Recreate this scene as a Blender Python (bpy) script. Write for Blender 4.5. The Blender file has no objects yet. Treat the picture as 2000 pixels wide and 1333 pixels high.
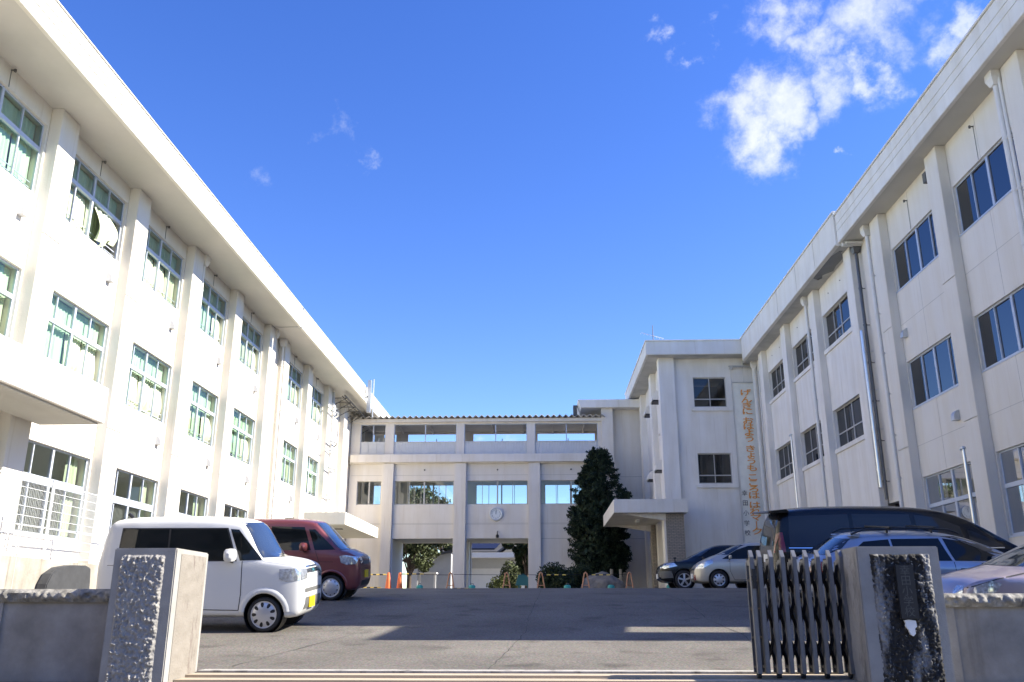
import bpy, bmesh, math, random
from mathutils import Vector, Matrix, noise
from mathutils.bvhtree import BVHTree
random.seed(7)
R = math.radians
C = bpy.context.scene.collection
SC = bpy.context.scene

# ------------------------------------------------------------------ camera
FPX = 1700.0
PITCH = math.atan((1189 - 666.5) / FPX)
YAW = math.atan(62 * math.cos(PITCH) / FPX)
cd = bpy.data.cameras.new("camera"); cam = bpy.data.objects.new("camera", cd); C.objects.link(cam)
cd.sensor_fit = 'HORIZONTAL'; cd.sensor_width = 36; cd.lens = FPX / 2000 * 36
cd.clip_start = 0.1; cd.clip_end = 6000
cam.location = (0, 0, 0); cam.rotation_euler = (R(90) + PITCH, 0, YAW)
SC.camera = cam

# ------------------------------------------------------------------ sky and sun
SUN_EL, SUN_AZ = R(38), R(-.5)          # azimuth from +X, negative = towards the camera side
sd = Vector((math.cos(SUN_EL) * math.cos(SUN_AZ), math.cos(SUN_EL) * math.sin(SUN_AZ), math.sin(SUN_EL)))
sl = bpy.data.lights.new("sun", 'SUN'); sun = bpy.data.objects.new("sun", sl); C.objects.link(sun)
sl.energy = 5.0; sl.angle = R(0.5); sl.color = (1.0, 0.93, 0.80)
sun.rotation_euler = (-sd).to_track_quat('-Z', 'Y').to_euler()
sun.location = (40, 0, 40)
SC.view_settings.view_transform = 'Standard'; SC.view_settings.look = 'None'
SC.view_settings.exposure = 1.45; SC.view_settings.gamma = 1

def pixdir(u, v):
    x = (u - 1000) / FPX; y = -(v - 666.5) / FPX
    F = math.cos(PITCH) - y * math.sin(PITCH); Z = math.sin(PITCH) + y * math.cos(PITCH)
    c, s = math.cos(YAW), math.sin(YAW)
    return Vector((x * c - F * s, x * s + F * c, Z)).normalized()

W = bpy.data.worlds.new("World"); SC.world = W; W.use_nodes = True
nt = W.node_tree; nt.nodes.clear(); N = nt.nodes; L = nt.links
out = N.new('ShaderNodeOutputWorld'); bg = N.new('ShaderNodeBackground'); bg.inputs[1].default_value = 0.10
sky = N.new('ShaderNodeTexSky'); sky.sky_type = 'NISHITA'; sky.sun_disc = False
sky.sun_elevation = SUN_EL; sky.sun_rotation = R(90) - SUN_AZ; sky.altitude = 0
sky.air_density = 1.0; sky.dust_density = 0.05; sky.ozone_density = 3.0
hs = N.new('ShaderNodeHueSaturation'); hs.inputs['Hue'].default_value = 0.521; hs.inputs['Saturation'].default_value = 1.27; hs.inputs['Value'].default_value = 1.04
L.new(sky.outputs[0], hs.inputs['Color'])
tc = N.new('ShaderNodeTexCoord')
def mth(op, a, b=None, c=None):
    n = N.new('ShaderNodeMath'); n.operation = op
    for i, v in enumerate((a, b, c)):
        if v is None: continue
        if isinstance(v, (int, float)): n.inputs[i].default_value = v
        else: L.new(v, n.inputs[i])
    return n.outputs[0]
def wnoise(scale, detail, rough, off=0.0):
    mp = N.new('ShaderNodeMapping'); mp.inputs['Location'].default_value = (off, off * .7, -off)
    L.new(tc.outputs['Generated'], mp.inputs['Vector'])
    n = N.new('ShaderNodeTexNoise'); n.inputs['Scale'].default_value = scale
    n.inputs['Detail'].default_value = detail; n.inputs['Roughness'].default_value = rough
    L.new(mp.outputs[0], n.inputs['Vector']); return n.outputs[0]
wn = wnoise(9, 9, .62); wn2 = wnoise(26, 8, .65, 3.1)
clouds = [(1560, 30, 58, 1), (1610, 90, 50, .9), (1520, 50, 35, .6), (1700, 45, 60, .85), (1770, 60, 50, .7), (1835, 10, 45, .6),
          (1440, 250, 62, 1), (1500, 200, 62, 1), (1500, 280, 48, .9), (1560, 240, 42, .8), (1620, 190, 50, .85), (1680, 165, 42, .95),
          (1890, 80, 45, .85), (1930, 25, 40, .9), (1278, 80, 28, .72), (1335, 105, 28, .56), (1385, 92, 26, .62), (1430, 45, 22, .42),
          (664, 268, 32, .52), (682, 318, 26, .58), (510, 350, 32, .48), (1660, 322, 14, .6), (1228, 398, 12, .35), (1545, 320, 30, .35),
          (968, 856, 34, .7), (1000, 850, 26, .6), (560, 300, 20, .15)]
wv = N.new('ShaderNodeTexNoise'); wv.inputs['Scale'].default_value = 13; wv.inputs['Detail'].default_value = 7; wv.inputs['Roughness'].default_value = .62
L.new(tc.outputs['Generated'], wv.inputs['Vector'])
w1 = N.new('ShaderNodeVectorMath'); w1.operation = 'SUBTRACT'; L.new(wv.outputs['Color'], w1.inputs[0]); w1.inputs[1].default_value = (.5, .5, .5)
w2 = N.new('ShaderNodeVectorMath'); w2.operation = 'SCALE'; L.new(w1.outputs[0], w2.inputs[0]); w2.inputs['Scale'].default_value = .17
w3 = N.new('ShaderNodeVectorMath'); w3.operation = 'ADD'; L.new(tc.outputs['Generated'], w3.inputs[0]); L.new(w2.outputs[0], w3.inputs[1])
mask = None
for (u, v, r, s) in clouds:
    d = pixdir(u, v); vm = N.new('ShaderNodeVectorMath'); vm.operation = 'DISTANCE'
    L.new(w3.outputs[0], vm.inputs[0]); vm.inputs[1].default_value = d
    rr = r / FPX * 1.12
    q = mth('DIVIDE', vm.outputs['Value'], rr); q = mth('MULTIPLY', q, q)
    g = mth('MULTIPLY', mth('POWER', 2.718, mth('MULTIPLY', q, -1.0)), s)
    mask = g if mask is None else mth('MAXIMUM', mask, g)
nz = mth('ADD', mth('MULTIPLY', mth('SUBTRACT', wn, .5), 2.0), mth('MULTIPLY', mth('SUBTRACT', wn2, .5), 1.2))
dens = mth('ADD', mask, mth('MULTIPLY', nz, .55))
mr = N.new('ShaderNodeMapRange'); mr.interpolation_type = 'SMOOTHSTEP'
L.new(dens, mr.inputs['Value']); mr.inputs['From Min'].default_value = .22; mr.inputs['From Max'].default_value = 1.42
gate_ = mth('MINIMUM', mth('MULTIPLY', mask, 4.0), 1.0)
cf = mth('MULTIPLY', mth('MULTIPLY', mr.outputs[0], gate_), .93)
cm = N.new('ShaderNodeMix'); cm.data_type = 'RGBA'; L.new(cf, cm.inputs['Factor'])
L.new(hs.outputs[0], cm.inputs['A']); cm.inputs['B'].default_value = (4.3, 4.4, 4.6, 1)
L.new(cm.outputs['Result'], bg.inputs[0]); L.new(bg.outputs[0], out.inputs[0])

# ------------------------------------------------------------------ materials
MATS = {}
def nodemat(name):
    m = bpy.data.materials.new(name); m.use_nodes = True; MATS[name] = m
    return m, m.node_tree.nodes, m.node_tree.links, m.node_tree.nodes['Principled BSDF']
def mat(name, col, rough=.6, metal=0.0, var=0.0, scale=3.0, bump=0.0, bscale=40.0, streak=0.0, spec=.5, coat=0.0, stretch=(1, 1, 1), col2=None, dist=.01):
    m, n, l, b = nodemat(name)
    b.inputs['Roughness'].default_value = rough; b.inputs['Metallic'].default_value = metal
    b.inputs['Specular IOR Level'].default_value = spec; b.inputs['Coat Weight'].default_value = coat
    b.inputs['Base Color'].default_value = (*col, 1)
    if var or streak or bump:
        t = n.new('ShaderNodeTexCoord')
    cur = None
    if var:
        mp = n.new('ShaderNodeMapping'); mp.inputs['Scale'].default_value = stretch; l.new(t.outputs['Object'], mp.inputs[0])
        x = n.new('ShaderNodeTexNoise'); x.inputs['Scale'].default_value = scale; x.inputs['Detail'].default_value = 8; x.inputs['Roughness'].default_value = .6
        l.new(mp.outputs[0], x.inputs['Vector'])
        r = n.new('ShaderNodeValToRGB'); r.color_ramp.elements[0].position = .32; r.color_ramp.elements[1].position = .68
        lo = col2 if col2 else tuple(c * (1 - var) for c in col)
        hi = tuple(min(1, c * (1 + var * .35)) for c in col)
        r.color_ramp.elements[0].color = (*lo, 1); r.color_ramp.elements[1].color = (*hi, 1)
        l.new(x.outputs[0], r.inputs[0]); cur = r.outputs[0]
    if streak:
        mp = n.new('ShaderNodeMapping'); mp.inputs['Scale'].default_value = (.8, .8, .12); l.new(t.outputs['Object'], mp.inputs[0])
        x = n.new('ShaderNodeTexNoise'); x.inputs['Scale'].default_value = 2.6; x.inputs['Detail'].default_value = 6
        l.new(mp.outputs[0], x.inputs['Vector'])
        r = n.new('ShaderNodeValToRGB'); r.color_ramp.elements[0].position = .35; r.color_ramp.elements[1].position = .6
        g = 1 - streak
        r.color_ramp.elements[0].color = (g, g * .98, g * .94, 1); r.color_ramp.elements[1].color = (1, 1, 1, 1)
        l.new(x.outputs[0], r.inputs[0])
        mx = n.new('ShaderNodeMix'); mx.data_type = 'RGBA'; mx.blend_type = 'MULTIPLY'; mx.inputs['Factor'].default_value = 1
        if cur: l.new(cur, mx.inputs['A'])
        else: mx.inputs['A'].default_value = (*col, 1)
        l.new(r.outputs[0], mx.inputs['B']); cur = mx.outputs['Result']
    if streak:
        mp = n.new('ShaderNodeMapping'); mp.inputs['Scale'].default_value = (4.5, 4.5, .22); mp.inputs['Location'].default_value = (3, 7, 1); l.new(t.outputs['Object'], mp.inputs[0])
        x = n.new('ShaderNodeTexNoise'); x.inputs['Scale'].default_value = 2.2; x.inputs['Detail'].default_value = 5; l.new(mp.outputs[0], x.inputs['Vector'])
        r = n.new('ShaderNodeValToRGB'); r.color_ramp.elements[0].position = .60; r.color_ramp.elements[1].position = .74
        g = 1 - streak * 1.5
        r.color_ramp.elements[0].color = (1, 1, 1, 1); r.color_ramp.elements[1].color = (g, g * .98, g * .95, 1)
        l.new(x.outputs[0], r.inputs[0])
        mx = n.new('ShaderNodeMix'); mx.data_type = 'RGBA'; mx.blend_type = 'MULTIPLY'; mx.inputs['Factor'].default_value = 1
        l.new(cur, mx.inputs['A']); l.new(r.outputs[0], mx.inputs['B']); cur = mx.outputs['Result']
    if cur: l.new(cur, b.inputs['Base Color'])
    if bump:
        x = n.new('ShaderNodeTexNoise'); x.inputs['Scale'].default_value = bscale; x.inputs['Detail'].default_value = 6
        l.new(t.outputs['Object'], x.inputs['Vector'])
        bp = n.new('ShaderNodeBump'); bp.inputs['Strength'].default_value = bump; bp.inputs['Distance'].default_value = dist
        l.new(x.outputs[0], bp.inputs['Height']); l.new(bp.outputs[0], b.inputs['Normal'])
    return m
mat('wall', (.735, .70, .635), .85, var=.04, scale=.7, bump=.35, bscale=30, streak=.05)
mat('wall_old', (.80, .77, .72), .88, var=.06, scale=.8, bump=.45, bscale=28, streak=.08)
mat('wall_bridge', (.74, .70, .65), .88, var=.06, scale=.6, bump=.3, bscale=30, streak=.06)
mat('fascia', (.72, .70, .63), .8, var=.04, scale=1.2, streak=.05, bump=.2)
mat('fascia_old', (.74, .72, .68), .85, var=.07, scale=1.2, streak=.07, bump=.2)
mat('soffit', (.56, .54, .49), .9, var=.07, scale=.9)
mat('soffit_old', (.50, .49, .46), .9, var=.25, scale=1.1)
mat('joint', (.46, .44, .40), .9)
mat('joint_light', (.62, .60, .55), .9)
mat('alu', (.50, .55, .64), .42, metal=.15, var=.04, scale=4)
mat('alu_old', (.48, .47, .45), .5, metal=.3, var=.1, scale=5)
mat('alu_gate', (.185, .19, .20), .38, metal=.4, var=.28, scale=14, stretch=(1, 1, .25))
mat('dark_gate', (.018, .017, .017), .55, metal=.2, var=.5, scale=20)
mat('pipe', (.72, .70, .66), .55, var=.06, scale=3)
mat('pipe_dark', (.12, .12, .125), .4, metal=.5, var=.2)
mat('steel', (.62, .63, .65), .28, metal=.9, var=.1, scale=6)
mat('galv', (.55, .57, .58), .42, metal=.55, var=.1, scale=9)
mat('fence_white', (.78, .80, .82), .45, metal=.1)
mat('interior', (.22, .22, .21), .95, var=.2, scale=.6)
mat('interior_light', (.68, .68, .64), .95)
mat('curtain_green', (.47, .62, .46), .95, var=.1, scale=1.5)
mat('curtain_cream', (.53, .58, .41), .95, var=.08, scale=1.5)
mat('curtain_old', (.50, .49, .44), .95, var=.22, scale=3, stretch=(3, 3, .3))
mat('black', (.012, .012, .013), .5)
mat('rubber', (.022, .022, .023), .75, bump=.15, bscale=60)
mat('letter_dark', (.075, .075, .07), .7)
mat('dark_grey', (.05, .052, .056), .65, var=.25, scale=5)
mat('paint_white', (.60, .60, .585), .3, coat=.35, var=.02, scale=2)
mat('paint_red', (.19, .052, .052), .3, metal=.3, coat=.5, var=.05)
mat('paint_black', (.008, .008, .009), .22, spec=.35, coat=.15)
mat('paint_beige', (.50, .47, .40), .28, metal=.35, coat=.6, var=.03)
mat('paint_blue', (.33, .36, .42), .28, metal=.5, coat=.8, var=.03)
mat('paint_mauve', (.34, .29, .32), .28, metal=.4, coat=.7, var=.03)
mat('trim_grey', (.11, .11, .105), .6)
mat('chrome', (.75, .76, .78), .12, metal=1)
mat('rim', (.56, .57, .60), .32, metal=.6, var=.05)
mat('lamp_red', (.16, .01, .012), .2, coat=.5)
mat('plate_yellow', (.85, .55, .01), .5)
mat('plate_white', (.8, .8, .78), .5)
mat('orange', (.85, .19, .055), .55, var=.12)
mat('pale_orange', (.62, .30, .16), .6, var=.15)
mat('stripe_yellow', (.85, .60, .10), .5)
mat('teal', (.05, .38, .32), .5, var=.1)
mat('banner', (.80, .79, .71), .85, var=.10, scale=2)
mat('ink_orange', (.80, .34, .07), .8)
mat('ink_black', (.06, .06, .07), .8)
mat('clock_face', (.70, .74, .76), .5)
mat('clock_rim', (.62, .63, .64), .35, metal=.3)
mat('ink_grey', (.16, .20, .24), .6)
mat('bark', (.10, .075, .055), .95, var=.4, scale=6, bump=.8, bscale=14, stretch=(1, 1, .2))
mat('rock', (.27, .235, .19), .95, var=.45, scale=2.5, bump=1.0, bscale=5, dist=.05)
mat('roof_tile', (.07, .072, .08), .7, var=.3, scale=3)
mat('solar', (.02, .025, .05), .18, coat=.5)
mat('house_wall', (.66, .56, .40), .9, var=.05)
mat('shed_wall', (.50, .51, .52), .8, var=.06)
mat('white_paint', (.80, .79, .76), .6, var=.04)
mat('bluegreen', (.03, .16, .20), .6)
mat('sheet_roof', (.47, .45, .42), .6, var=.15, scale=2)
mat('panel_grey', (.60, .61, .62), .7, var=.05)
mat('hill', (.06, .09, .10), 1, var=.3, scale=.02)

def leafmat(name, col, var=.5):
    m, n, l, b = nodemat(name)
    b.inputs['Roughness'].default_value = .65; b.inputs['Specular IOR Level'].default_value = .25
    g = n.new('ShaderNodeNewGeometry'); r = n.new('ShaderNodeValToRGB')
    r.color_ramp.elements[0].color = (*[c * (1 - var) for c in col], 1); r.color_ramp.elements[1].color = (*[c * (1 + var) for c in col], 1)
    l.new(g.outputs['Random Per Island'], r.inputs[0]); l.new(r.outputs[0], b.inputs['Base Color'])
    b.inputs['Subsurface Weight'].default_value = 0
leafmat('needles', (.024, .040, .022), .65)
leafmat('leaf_bush', (.030, .045, .018))
leafmat('leaf_tree', (.075, .090, .038))
leafmat('leaf_light', (.13, .15, .05))

# glass: clear thin pane = transparent + fresnel gloss
def glassmat(name, tint, refl=1.0, base=.04):
    m, n, l, b = nodemat(name); n.remove(b)
    o = n['Material Output']; t = n.new('ShaderNodeBsdfTransparent'); t.inputs[0].default_value = (*tint, 1)
    g = n.new('ShaderNodeBsdfGlossy'); g.inputs['Roughness'].default_value = .015; g.inputs[0].default_value = (refl, refl, refl, 1)
    f = n.new('ShaderNodeLayerWeight'); f.inputs[0].default_value = .32
    mm = n.new('ShaderNodeMath'); mm.operation = 'MULTIPLY_ADD'; mm.inputs[1].default_value = .9; mm.inputs[2].default_value = base
    l.new(f.outputs['Fresnel'], mm.inputs[0])
    x = n.new('ShaderNodeMixShader'); l.new(mm.outputs[0], x.inputs[0]); l.new(t.outputs[0], x.inputs[1]); l.new(g.outputs[0], x.inputs[2])
    l.new(x.outputs[0], o.inputs[0])
glassmat('glass', (.88, .94, .93), .60, .07)
glassmat('glass_dark', (.50, .52, .54), .20, .25)
m = mat('car_glass', (.010, .012, .013), .03, spec=.28)
mat('car_glass_van', (.030, .031, .032), .05, spec=.45)
m = mat('car_glass_blue', (.02, .025, .03), .03, spec=.8, coat=.45)
m = mat('lamp', (.62, .66, .72), .08, metal=.6, var=.5, scale=24, coat=1)

# asphalt with cracks
m, n, l, b = nodemat('asphalt'); b.inputs['Roughness'].default_value = .9; b.inputs['Specular IOR Level'].default_value = .3
t = n.new('ShaderNodeTexCoord')
a = n.new('ShaderNodeTexNoise'); a.inputs['Scale'].default_value = .55; a.inputs['Detail'].default_value = 7; l.new(t.outputs['Object'], a.inputs[0])
f = n.new('ShaderNodeTexVoronoi'); f.inputs['Scale'].default_value = 70; l.new(t.outputs['Object'], f.inputs[0])
f2 = n.new('ShaderNodeTexNoise'); f2.inputs['Scale'].default_value = 34; f2.inputs['Detail'].default_value = 5; l.new(t.outputs['Object'], f2.inputs[0])
r1 = n.new('ShaderNodeValToRGB'); r1.color_ramp.elements[0].position = .3; r1.color_ramp.elements[1].position = .72
r1.color_ramp.elements[0].color = (.122, .113, .100, 1); r1.color_ramp.elements[1].color = (.195, .182, .160, 1); l.new(a.outputs[0], r1.inputs[0])
mx = n.new('ShaderNodeMix'); mx.data_type = 'RGBA'; mx.blend_type = 'MULTIPLY'; mx.inputs['Factor'].default_value = .75; l.new(r1.outputs[0], mx.inputs['A'])
r2 = n.new('ShaderNodeValToRGB'); r2.color_ramp.elements[0].color = (.42, .42, .42, 1); r2.color_ramp.elements[1].color = (1.6, 1.55, 1.5, 1); l.new(f2.outputs[0], r2.inputs[0]); l.new(r2.outputs[0], mx.inputs['B'])
r2.color_ramp.elements[0].position = .3; r2.color_ramp.elements[1].position = .75
mx2 = n.new('ShaderNodeMix'); mx2.data_type = 'RGBA'; mx2.blend_type = 'MULTIPLY'; mx2.inputs['Factor'].default_value = .35; l.new(mx.outputs['Result'], mx2.inputs['A']); l.new(f.outputs['Color'], mx2.inputs['B'])
# dirt / oil spots
sp = n.new('ShaderNodeTexNoise'); sp.inputs['Scale'].default_value = 1.7; sp.inputs['Detail'].default_value = 4; l.new(t.outputs['Object'], sp.inputs[0])
r3 = n.new('ShaderNodeValToRGB'); r3.color_ramp.elements[0].position = .57; r3.color_ramp.elements[1].position = .72; r3.color_ramp.elements[0].color = (1, 1, 1, 1); r3.color_ramp.elements[1].color = (.64, .63, .62, 1); l.new(sp.outputs[0], r3.inputs[0])
mx3 = n.new('ShaderNodeMix'); mx3.data_type = 'RGBA'; mx3.blend_type = 'MULTIPLY'; mx3.inputs['Factor'].default_value = 1; l.new(mx2.outputs['Result'], mx3.inputs['A']); l.new(r3.outputs[0], mx3.inputs['B'])
l.new(mx3.outputs['Result'], b.inputs['Base Color'])
bp = n.new('ShaderNodeBump'); bp.inputs['Strength'].default_value = .5; bp.inputs['Distance'].default_value = .006; l.new(f2.outputs[0], bp.inputs['Height']); l.new(bp.outputs[0], b.inputs['Normal'])
mat('crack', (.035, .034, .032), .95)
mat('street', (.11, .105, .10), .9, var=.2, scale=2, bump=.4, bscale=50)
mat('sill_stone', (.40, .33, .24), .85, var=.2, scale=6, bump=.3, bscale=40, stretch=(.2, 3, 1))
mat('soil', (.16, .14, .11), .95, var=.3, scale=.2)
mat('conc', (.40, .37, .32), .9, var=.28, scale=2.2, bump=.5, bscale=18, streak=.3)
mat('conc_wall', (.315, .295, .265), .95, var=.32, scale=2.4, bump=.7, bscale=22, streak=.12)
mat('stone', (.33, .315, .29), .92, var=.25, scale=7, bump=.7, bscale=45, dist=.012)
mat('stone_smooth', (.29, .28, .26), .85, var=.16, scale=5, bump=.25, bscale=60)
mat('coping', (.30, .285, .25), .92, var=.7, scale=9, bump=.6, bscale=35)
# stained stone of the right post: dark mould blotches with their own shape
def stained(name, lo, hi, th, stretch, col=(.33, .315, .29), dark=(.030, .028, .026)):
    m, n, l, b = nodemat(name); b.inputs['Roughness'].default_value = .93
    t = n.new('ShaderNodeTexCoord'); mp = n.new('ShaderNodeMapping'); mp.inputs['Scale'].default_value = stretch; l.new(t.outputs['Object'], mp.inputs[0])
    a = n.new('ShaderNodeTexNoise'); a.inputs['Scale'].default_value = 3.2; a.inputs['Detail'].default_value = 9; a.inputs['Roughness'].default_value = .65; l.new(mp.outputs[0], a.inputs[0])
    r = n.new('ShaderNodeValToRGB'); r.color_ramp.elements[0].position = lo; r.color_ramp.elements[1].position = hi
    r.color_ramp.elements[0].color = (*dark, 1); r.color_ramp.elements[1].color = (*col, 1); l.new(a.outputs[0], r.inputs[0])
    l.new(r.outputs[0], b.inputs['Base Color'])
    x = n.new('ShaderNodeTexNoise'); x.inputs['Scale'].default_value = 50; x.inputs['Detail'].default_value = 5; l.new(t.outputs['Object'], x.inputs[0])
    bp = n.new('ShaderNodeBump'); bp.inputs['Strength'].default_value = .7; bp.inputs['Distance'].default_value = .01; l.new(x.outputs[0], bp.inputs['Height']); l.new(bp.outputs[0], b.inputs['Normal'])
stained('stone_stained', .50, .62, 0, (1.9, 1.9, .55), col=(.25, .245, .235), dark=(.020, .019, .018))
stained('stone_side', .30, .50, 0, (2, 2, .6), dark=(.10, .09, .08))
stained('stone_warm', .28, .42, 0, (2.5, 2.5, .45), col=(.205, .185, .158), dark=(.10, .072, .062))
# brick of the porch pier
m, n, l, b = nodemat('brick'); b.inputs['Roughness'].default_value = .9
t = n.new('ShaderNodeTexCoord'); sx = n.new('ShaderNodeSeparateXYZ'); cx = n.new('ShaderNodeCombineXYZ'); l.new(t.outputs['Object'], sx.inputs[0])
ad = n.new('ShaderNodeMath'); ad.operation = 'ADD'; l.new(sx.outputs[0], ad.inputs[0]); l.new(sx.outputs[1], ad.inputs[1]); l.new(ad.outputs[0], cx.inputs[0]); l.new(sx.outputs[2], cx.inputs[1])
bt = n.new('ShaderNodeTexBrick'); bt.inputs['Scale'].default_value = 1; bt.inputs['Brick Width'].default_value = .23; bt.inputs['Row Height'].default_value = .075; bt.inputs['Mortar Size'].default_value = .012
bt.inputs['Color1'].default_value = (.36, .31, .25, 1); bt.inputs['Color2'].default_value = (.27, .24, .20, 1); bt.inputs['Mortar'].default_value = (.15, .14, .13, 1)
l.new(cx.outputs[0], bt.inputs[0]); l.new(bt.outputs[0], b.inputs['Base Color'])

# ------------------------------------------------------------------ mesh helpers
class MB:
    def __init__(s): s.v = []; s.f = []; s.m = []
    def add(s, vs, fs, mi=0):
        o = len(s.v); s.v += [tuple(x) for x in vs]
        for f in fs: s.f.append(tuple(i + o for i in f)); s.m.append(mi)
        return s
    def box(s, x0, x1, y0, y1, z0, z1, mi=0):
        if x0 > x1: x0, x1 = x1, x0
        if y0 > y1: y0, y1 = y1, y0
        v = [(x0, y0, z0), (x1, y0, z0), (x1, y1, z0), (x0, y1, z0), (x0, y0, z1), (x1, y0, z1), (x1, y1, z1), (x0, y1, z1)]
        return s.add(v, [(3, 2, 1, 0), (4, 5, 6, 7), (0, 1, 5, 4), (1, 2, 6, 5), (2, 3, 7, 6), (3, 0, 4, 7)], mi)
    def hexa(s, b, t, mi=0):
        return s.add(list(b) + list(t), [(3, 2, 1, 0), (4, 5, 6, 7), (0, 1, 5, 4), (1, 2, 6, 5), (2, 3, 7, 6), (3, 0, 4, 7)], mi)
    def prism(s, poly, ax, a, b, mi=0):
        def P(p, t): return {0: (t, p[0], p[1]), 1: (p[0], t, p[1]), 2: (p[0], p[1], t)}[ax]
        n = len(poly)
        return s.add([P(p, a) for p in poly] + [P(p, b) for p in poly], [tuple(range(n)), tuple(range(2 * n - 1, n - 1, -1))] + [(i, i + n, (i + 1) % n + n, (i + 1) % n) for i in range(n)], mi)
    def tube(s, pts, r, seg=8, mi=0, cap=True):
        pts = [Vector(p) for p in pts]; rs = r if isinstance(r, (list, tuple)) else [r] * len(pts); o = []
        up = None
        for i, p in enumerate(pts):
            d = (pts[min(i + 1, len(pts) - 1)] - pts[max(i - 1, 0)]).normalized()
            if up is None:
                up = Vector((0, 0, 1)) if abs(d.z) < .9 else Vector((1, 0, 0))
            a = d.cross(up).normalized(); bb = a.cross(d).normalized(); up = bb
            o += [p + (a * math.cos(2 * math.pi * k / seg) + bb * math.sin(2 * math.pi * k / seg)) * rs[i] for k in range(seg)]
        fs = [(i * seg + k, i * seg + (k + 1) % seg, (i + 1) * seg + (k + 1) % seg, (i + 1) * seg + k) for i in range(len(pts) - 1) for k in range(seg)]
        if cap: fs += [tuple(range(seg - 1, -1, -1)), tuple((len(pts) - 1) * seg + k for k in range(seg))]
        return s.add(o, fs, mi)
    def lathe(s, prof, c, ax, seg=32, mi=0):
        # prof: (radius, offset along axis)
        c = Vector(c); A = Vector(ax).normalized(); u = A.orthogonal().normalized(); w = A.cross(u)
        o = [c + A * h + (u * math.cos(2 * math.pi * k / seg) + w * math.sin(2 * math.pi * k / seg)) * r for r, h in prof for k in range(seg)]
        return s.add(o, [(i * seg + k, i * seg + (k + 1) % seg, (i + 1) * seg + (k + 1) % seg, (i + 1) * seg + k) for i in range(len(prof) - 1) for k in range(seg)], mi)
    def xf(s, M): s.v = [tuple(M @ Vector(p)) for p in s.v]; return s

def meshobj(name, mb, mats, org, smooth=False, bevel=0, angle=35):
    me = bpy.data.meshes.new(name); ox, oy, oz = org
    me.from_pydata([(x - ox, y - oy, z - oz) for x, y, z in mb.v], [], mb.f)
    if isinstance(mats, str): mats = [mats]
    for q in mats: me.materials.append(MATS[q])
    if len(mats) > 1: me.polygons.foreach_set('material_index', mb.m)
    if smooth or bevel:
        bm = bmesh.new(); bm.from_mesh(me)
        if bevel:
            bm.normal_update()
            bmesh.ops.bevel(bm, geom=[e for e in bm.edges if e.is_manifold and e.calc_face_angle(0) > .6], offset=bevel, segments=2, affect='EDGES')
        if smooth:
            for f_ in bm.faces: f_.smooth = True
            for e in bm.edges:
                if len(e.link_faces) == 2 and e.calc_face_angle(0) > R(angle): e.smooth = False
        bm.to_mesh(me); bm.free()
    me.update()
    o = bpy.data.objects.new(name, me); C.objects.link(o); return o

def tag(o, label=None, cat=None, group=None, kind=None):
    if label: o['label'] = label
    if cat: o['category'] = cat
    if group: o['group'] = group
    if kind: o['kind'] = kind
    return o
class Thing:
    def __init__(s, name, loc, label, cat, group=None, rotz=0, local=False):
        s.o = bpy.data.objects.new(name, None); C.objects.link(s.o); s.o.location = loc; s.o.rotation_euler = (0, 0, rotz)
        s.o.empty_display_size = .3; s.org = (0, 0, 0) if local else tuple(loc); tag(s.o, label, cat, group)
    def part(s, name, mb, m, parent=None, label=None, **k):
        o = meshobj(name, mb, m, s.org, **k); o.parent = parent or s.o
        if label: o['label'] = label
        return o
def single(name, mb, m, label, cat, group=None, org=None, **k):
    if org is None:
        xs = [p[0] for p in mb.v]; ys = [p[1] for p in mb.v]; zs = [p[2] for p in mb.v]
        org = ((min(xs) + max(xs)) / 2, (min(ys) + max(ys)) / 2, min(zs))
    o = meshobj(name, mb, m, org, **k); o.location = org; return tag(o, label, cat, group)
def struct(name, mb, m, **k): return tag(meshobj(name, mb, m, (0, 0, 0), **k), kind='structure')
def clone(o, parent=None):
    c = o.copy(); C.objects.link(c); c.parent = parent
    for ch in list(o.children): clone(ch, c)
    return c

# ------------------------------------------------------------------ ground
GP = [(-30, -1.75), (-4, -1.62), (0, -1.5), (4, -1.22), (8, -.86), (9.6, -.715), (10.3, -.66), (12.4, -.52), (14.4, -.37), (16.3, -.19), (18, -.01), (19.6, .16), (22, .34), (26, .53), (30, .645), (34, .68), (45, .70), (3000, .70)]
def gz(y):
    for (a, za), (b_, zb) in zip(GP, GP[1:]):
        if y <= b_: return za + (zb - za) * (y - a) / (b_ - a)
    return GP[-1][1]
def yl(a, b_):
    s = {a, b_} | {p[0] for p in GP if a < p[0] < b_}
    return sorted(s)
def sheet(x0, x1, ys, dz):
    mb = MB()
    for y in ys: mb.v += [(x0, y, gz(y) + dz), (x1, y, gz(y) + dz)]
    for i in range(len(ys) - 1): mb.f.append((2 * i, 2 * i + 1, 2 * i + 3, 2 * i + 2)); mb.m.append(0)
    return mb
struct('ground', sheet(-2500, 2500, [-600] + yl(-30, 2800), -.012), 'soil')
struct('schoolyard', sheet(-12.2, 11.4, yl(10.3, 62), 0), 'asphalt')
struct('street', sheet(-60, 60, yl(-8, 9.12), 0), 'street')
mb = MB()
for a, b_, h in ((9.14, 9.42, .0), (9.424, 9.72, .006), (9.724, 10.02, .010)):
    mb.box(-3.80, 3.17, a, b_, -.9, gz((a + b_) / 2) + .014 + h)
struct('pavement', mb, 'sill_stone')
struct('path', MB().box(-3.80, 3.17, 10.03, 10.298, -.9, -.648), 'stone_side')
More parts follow.
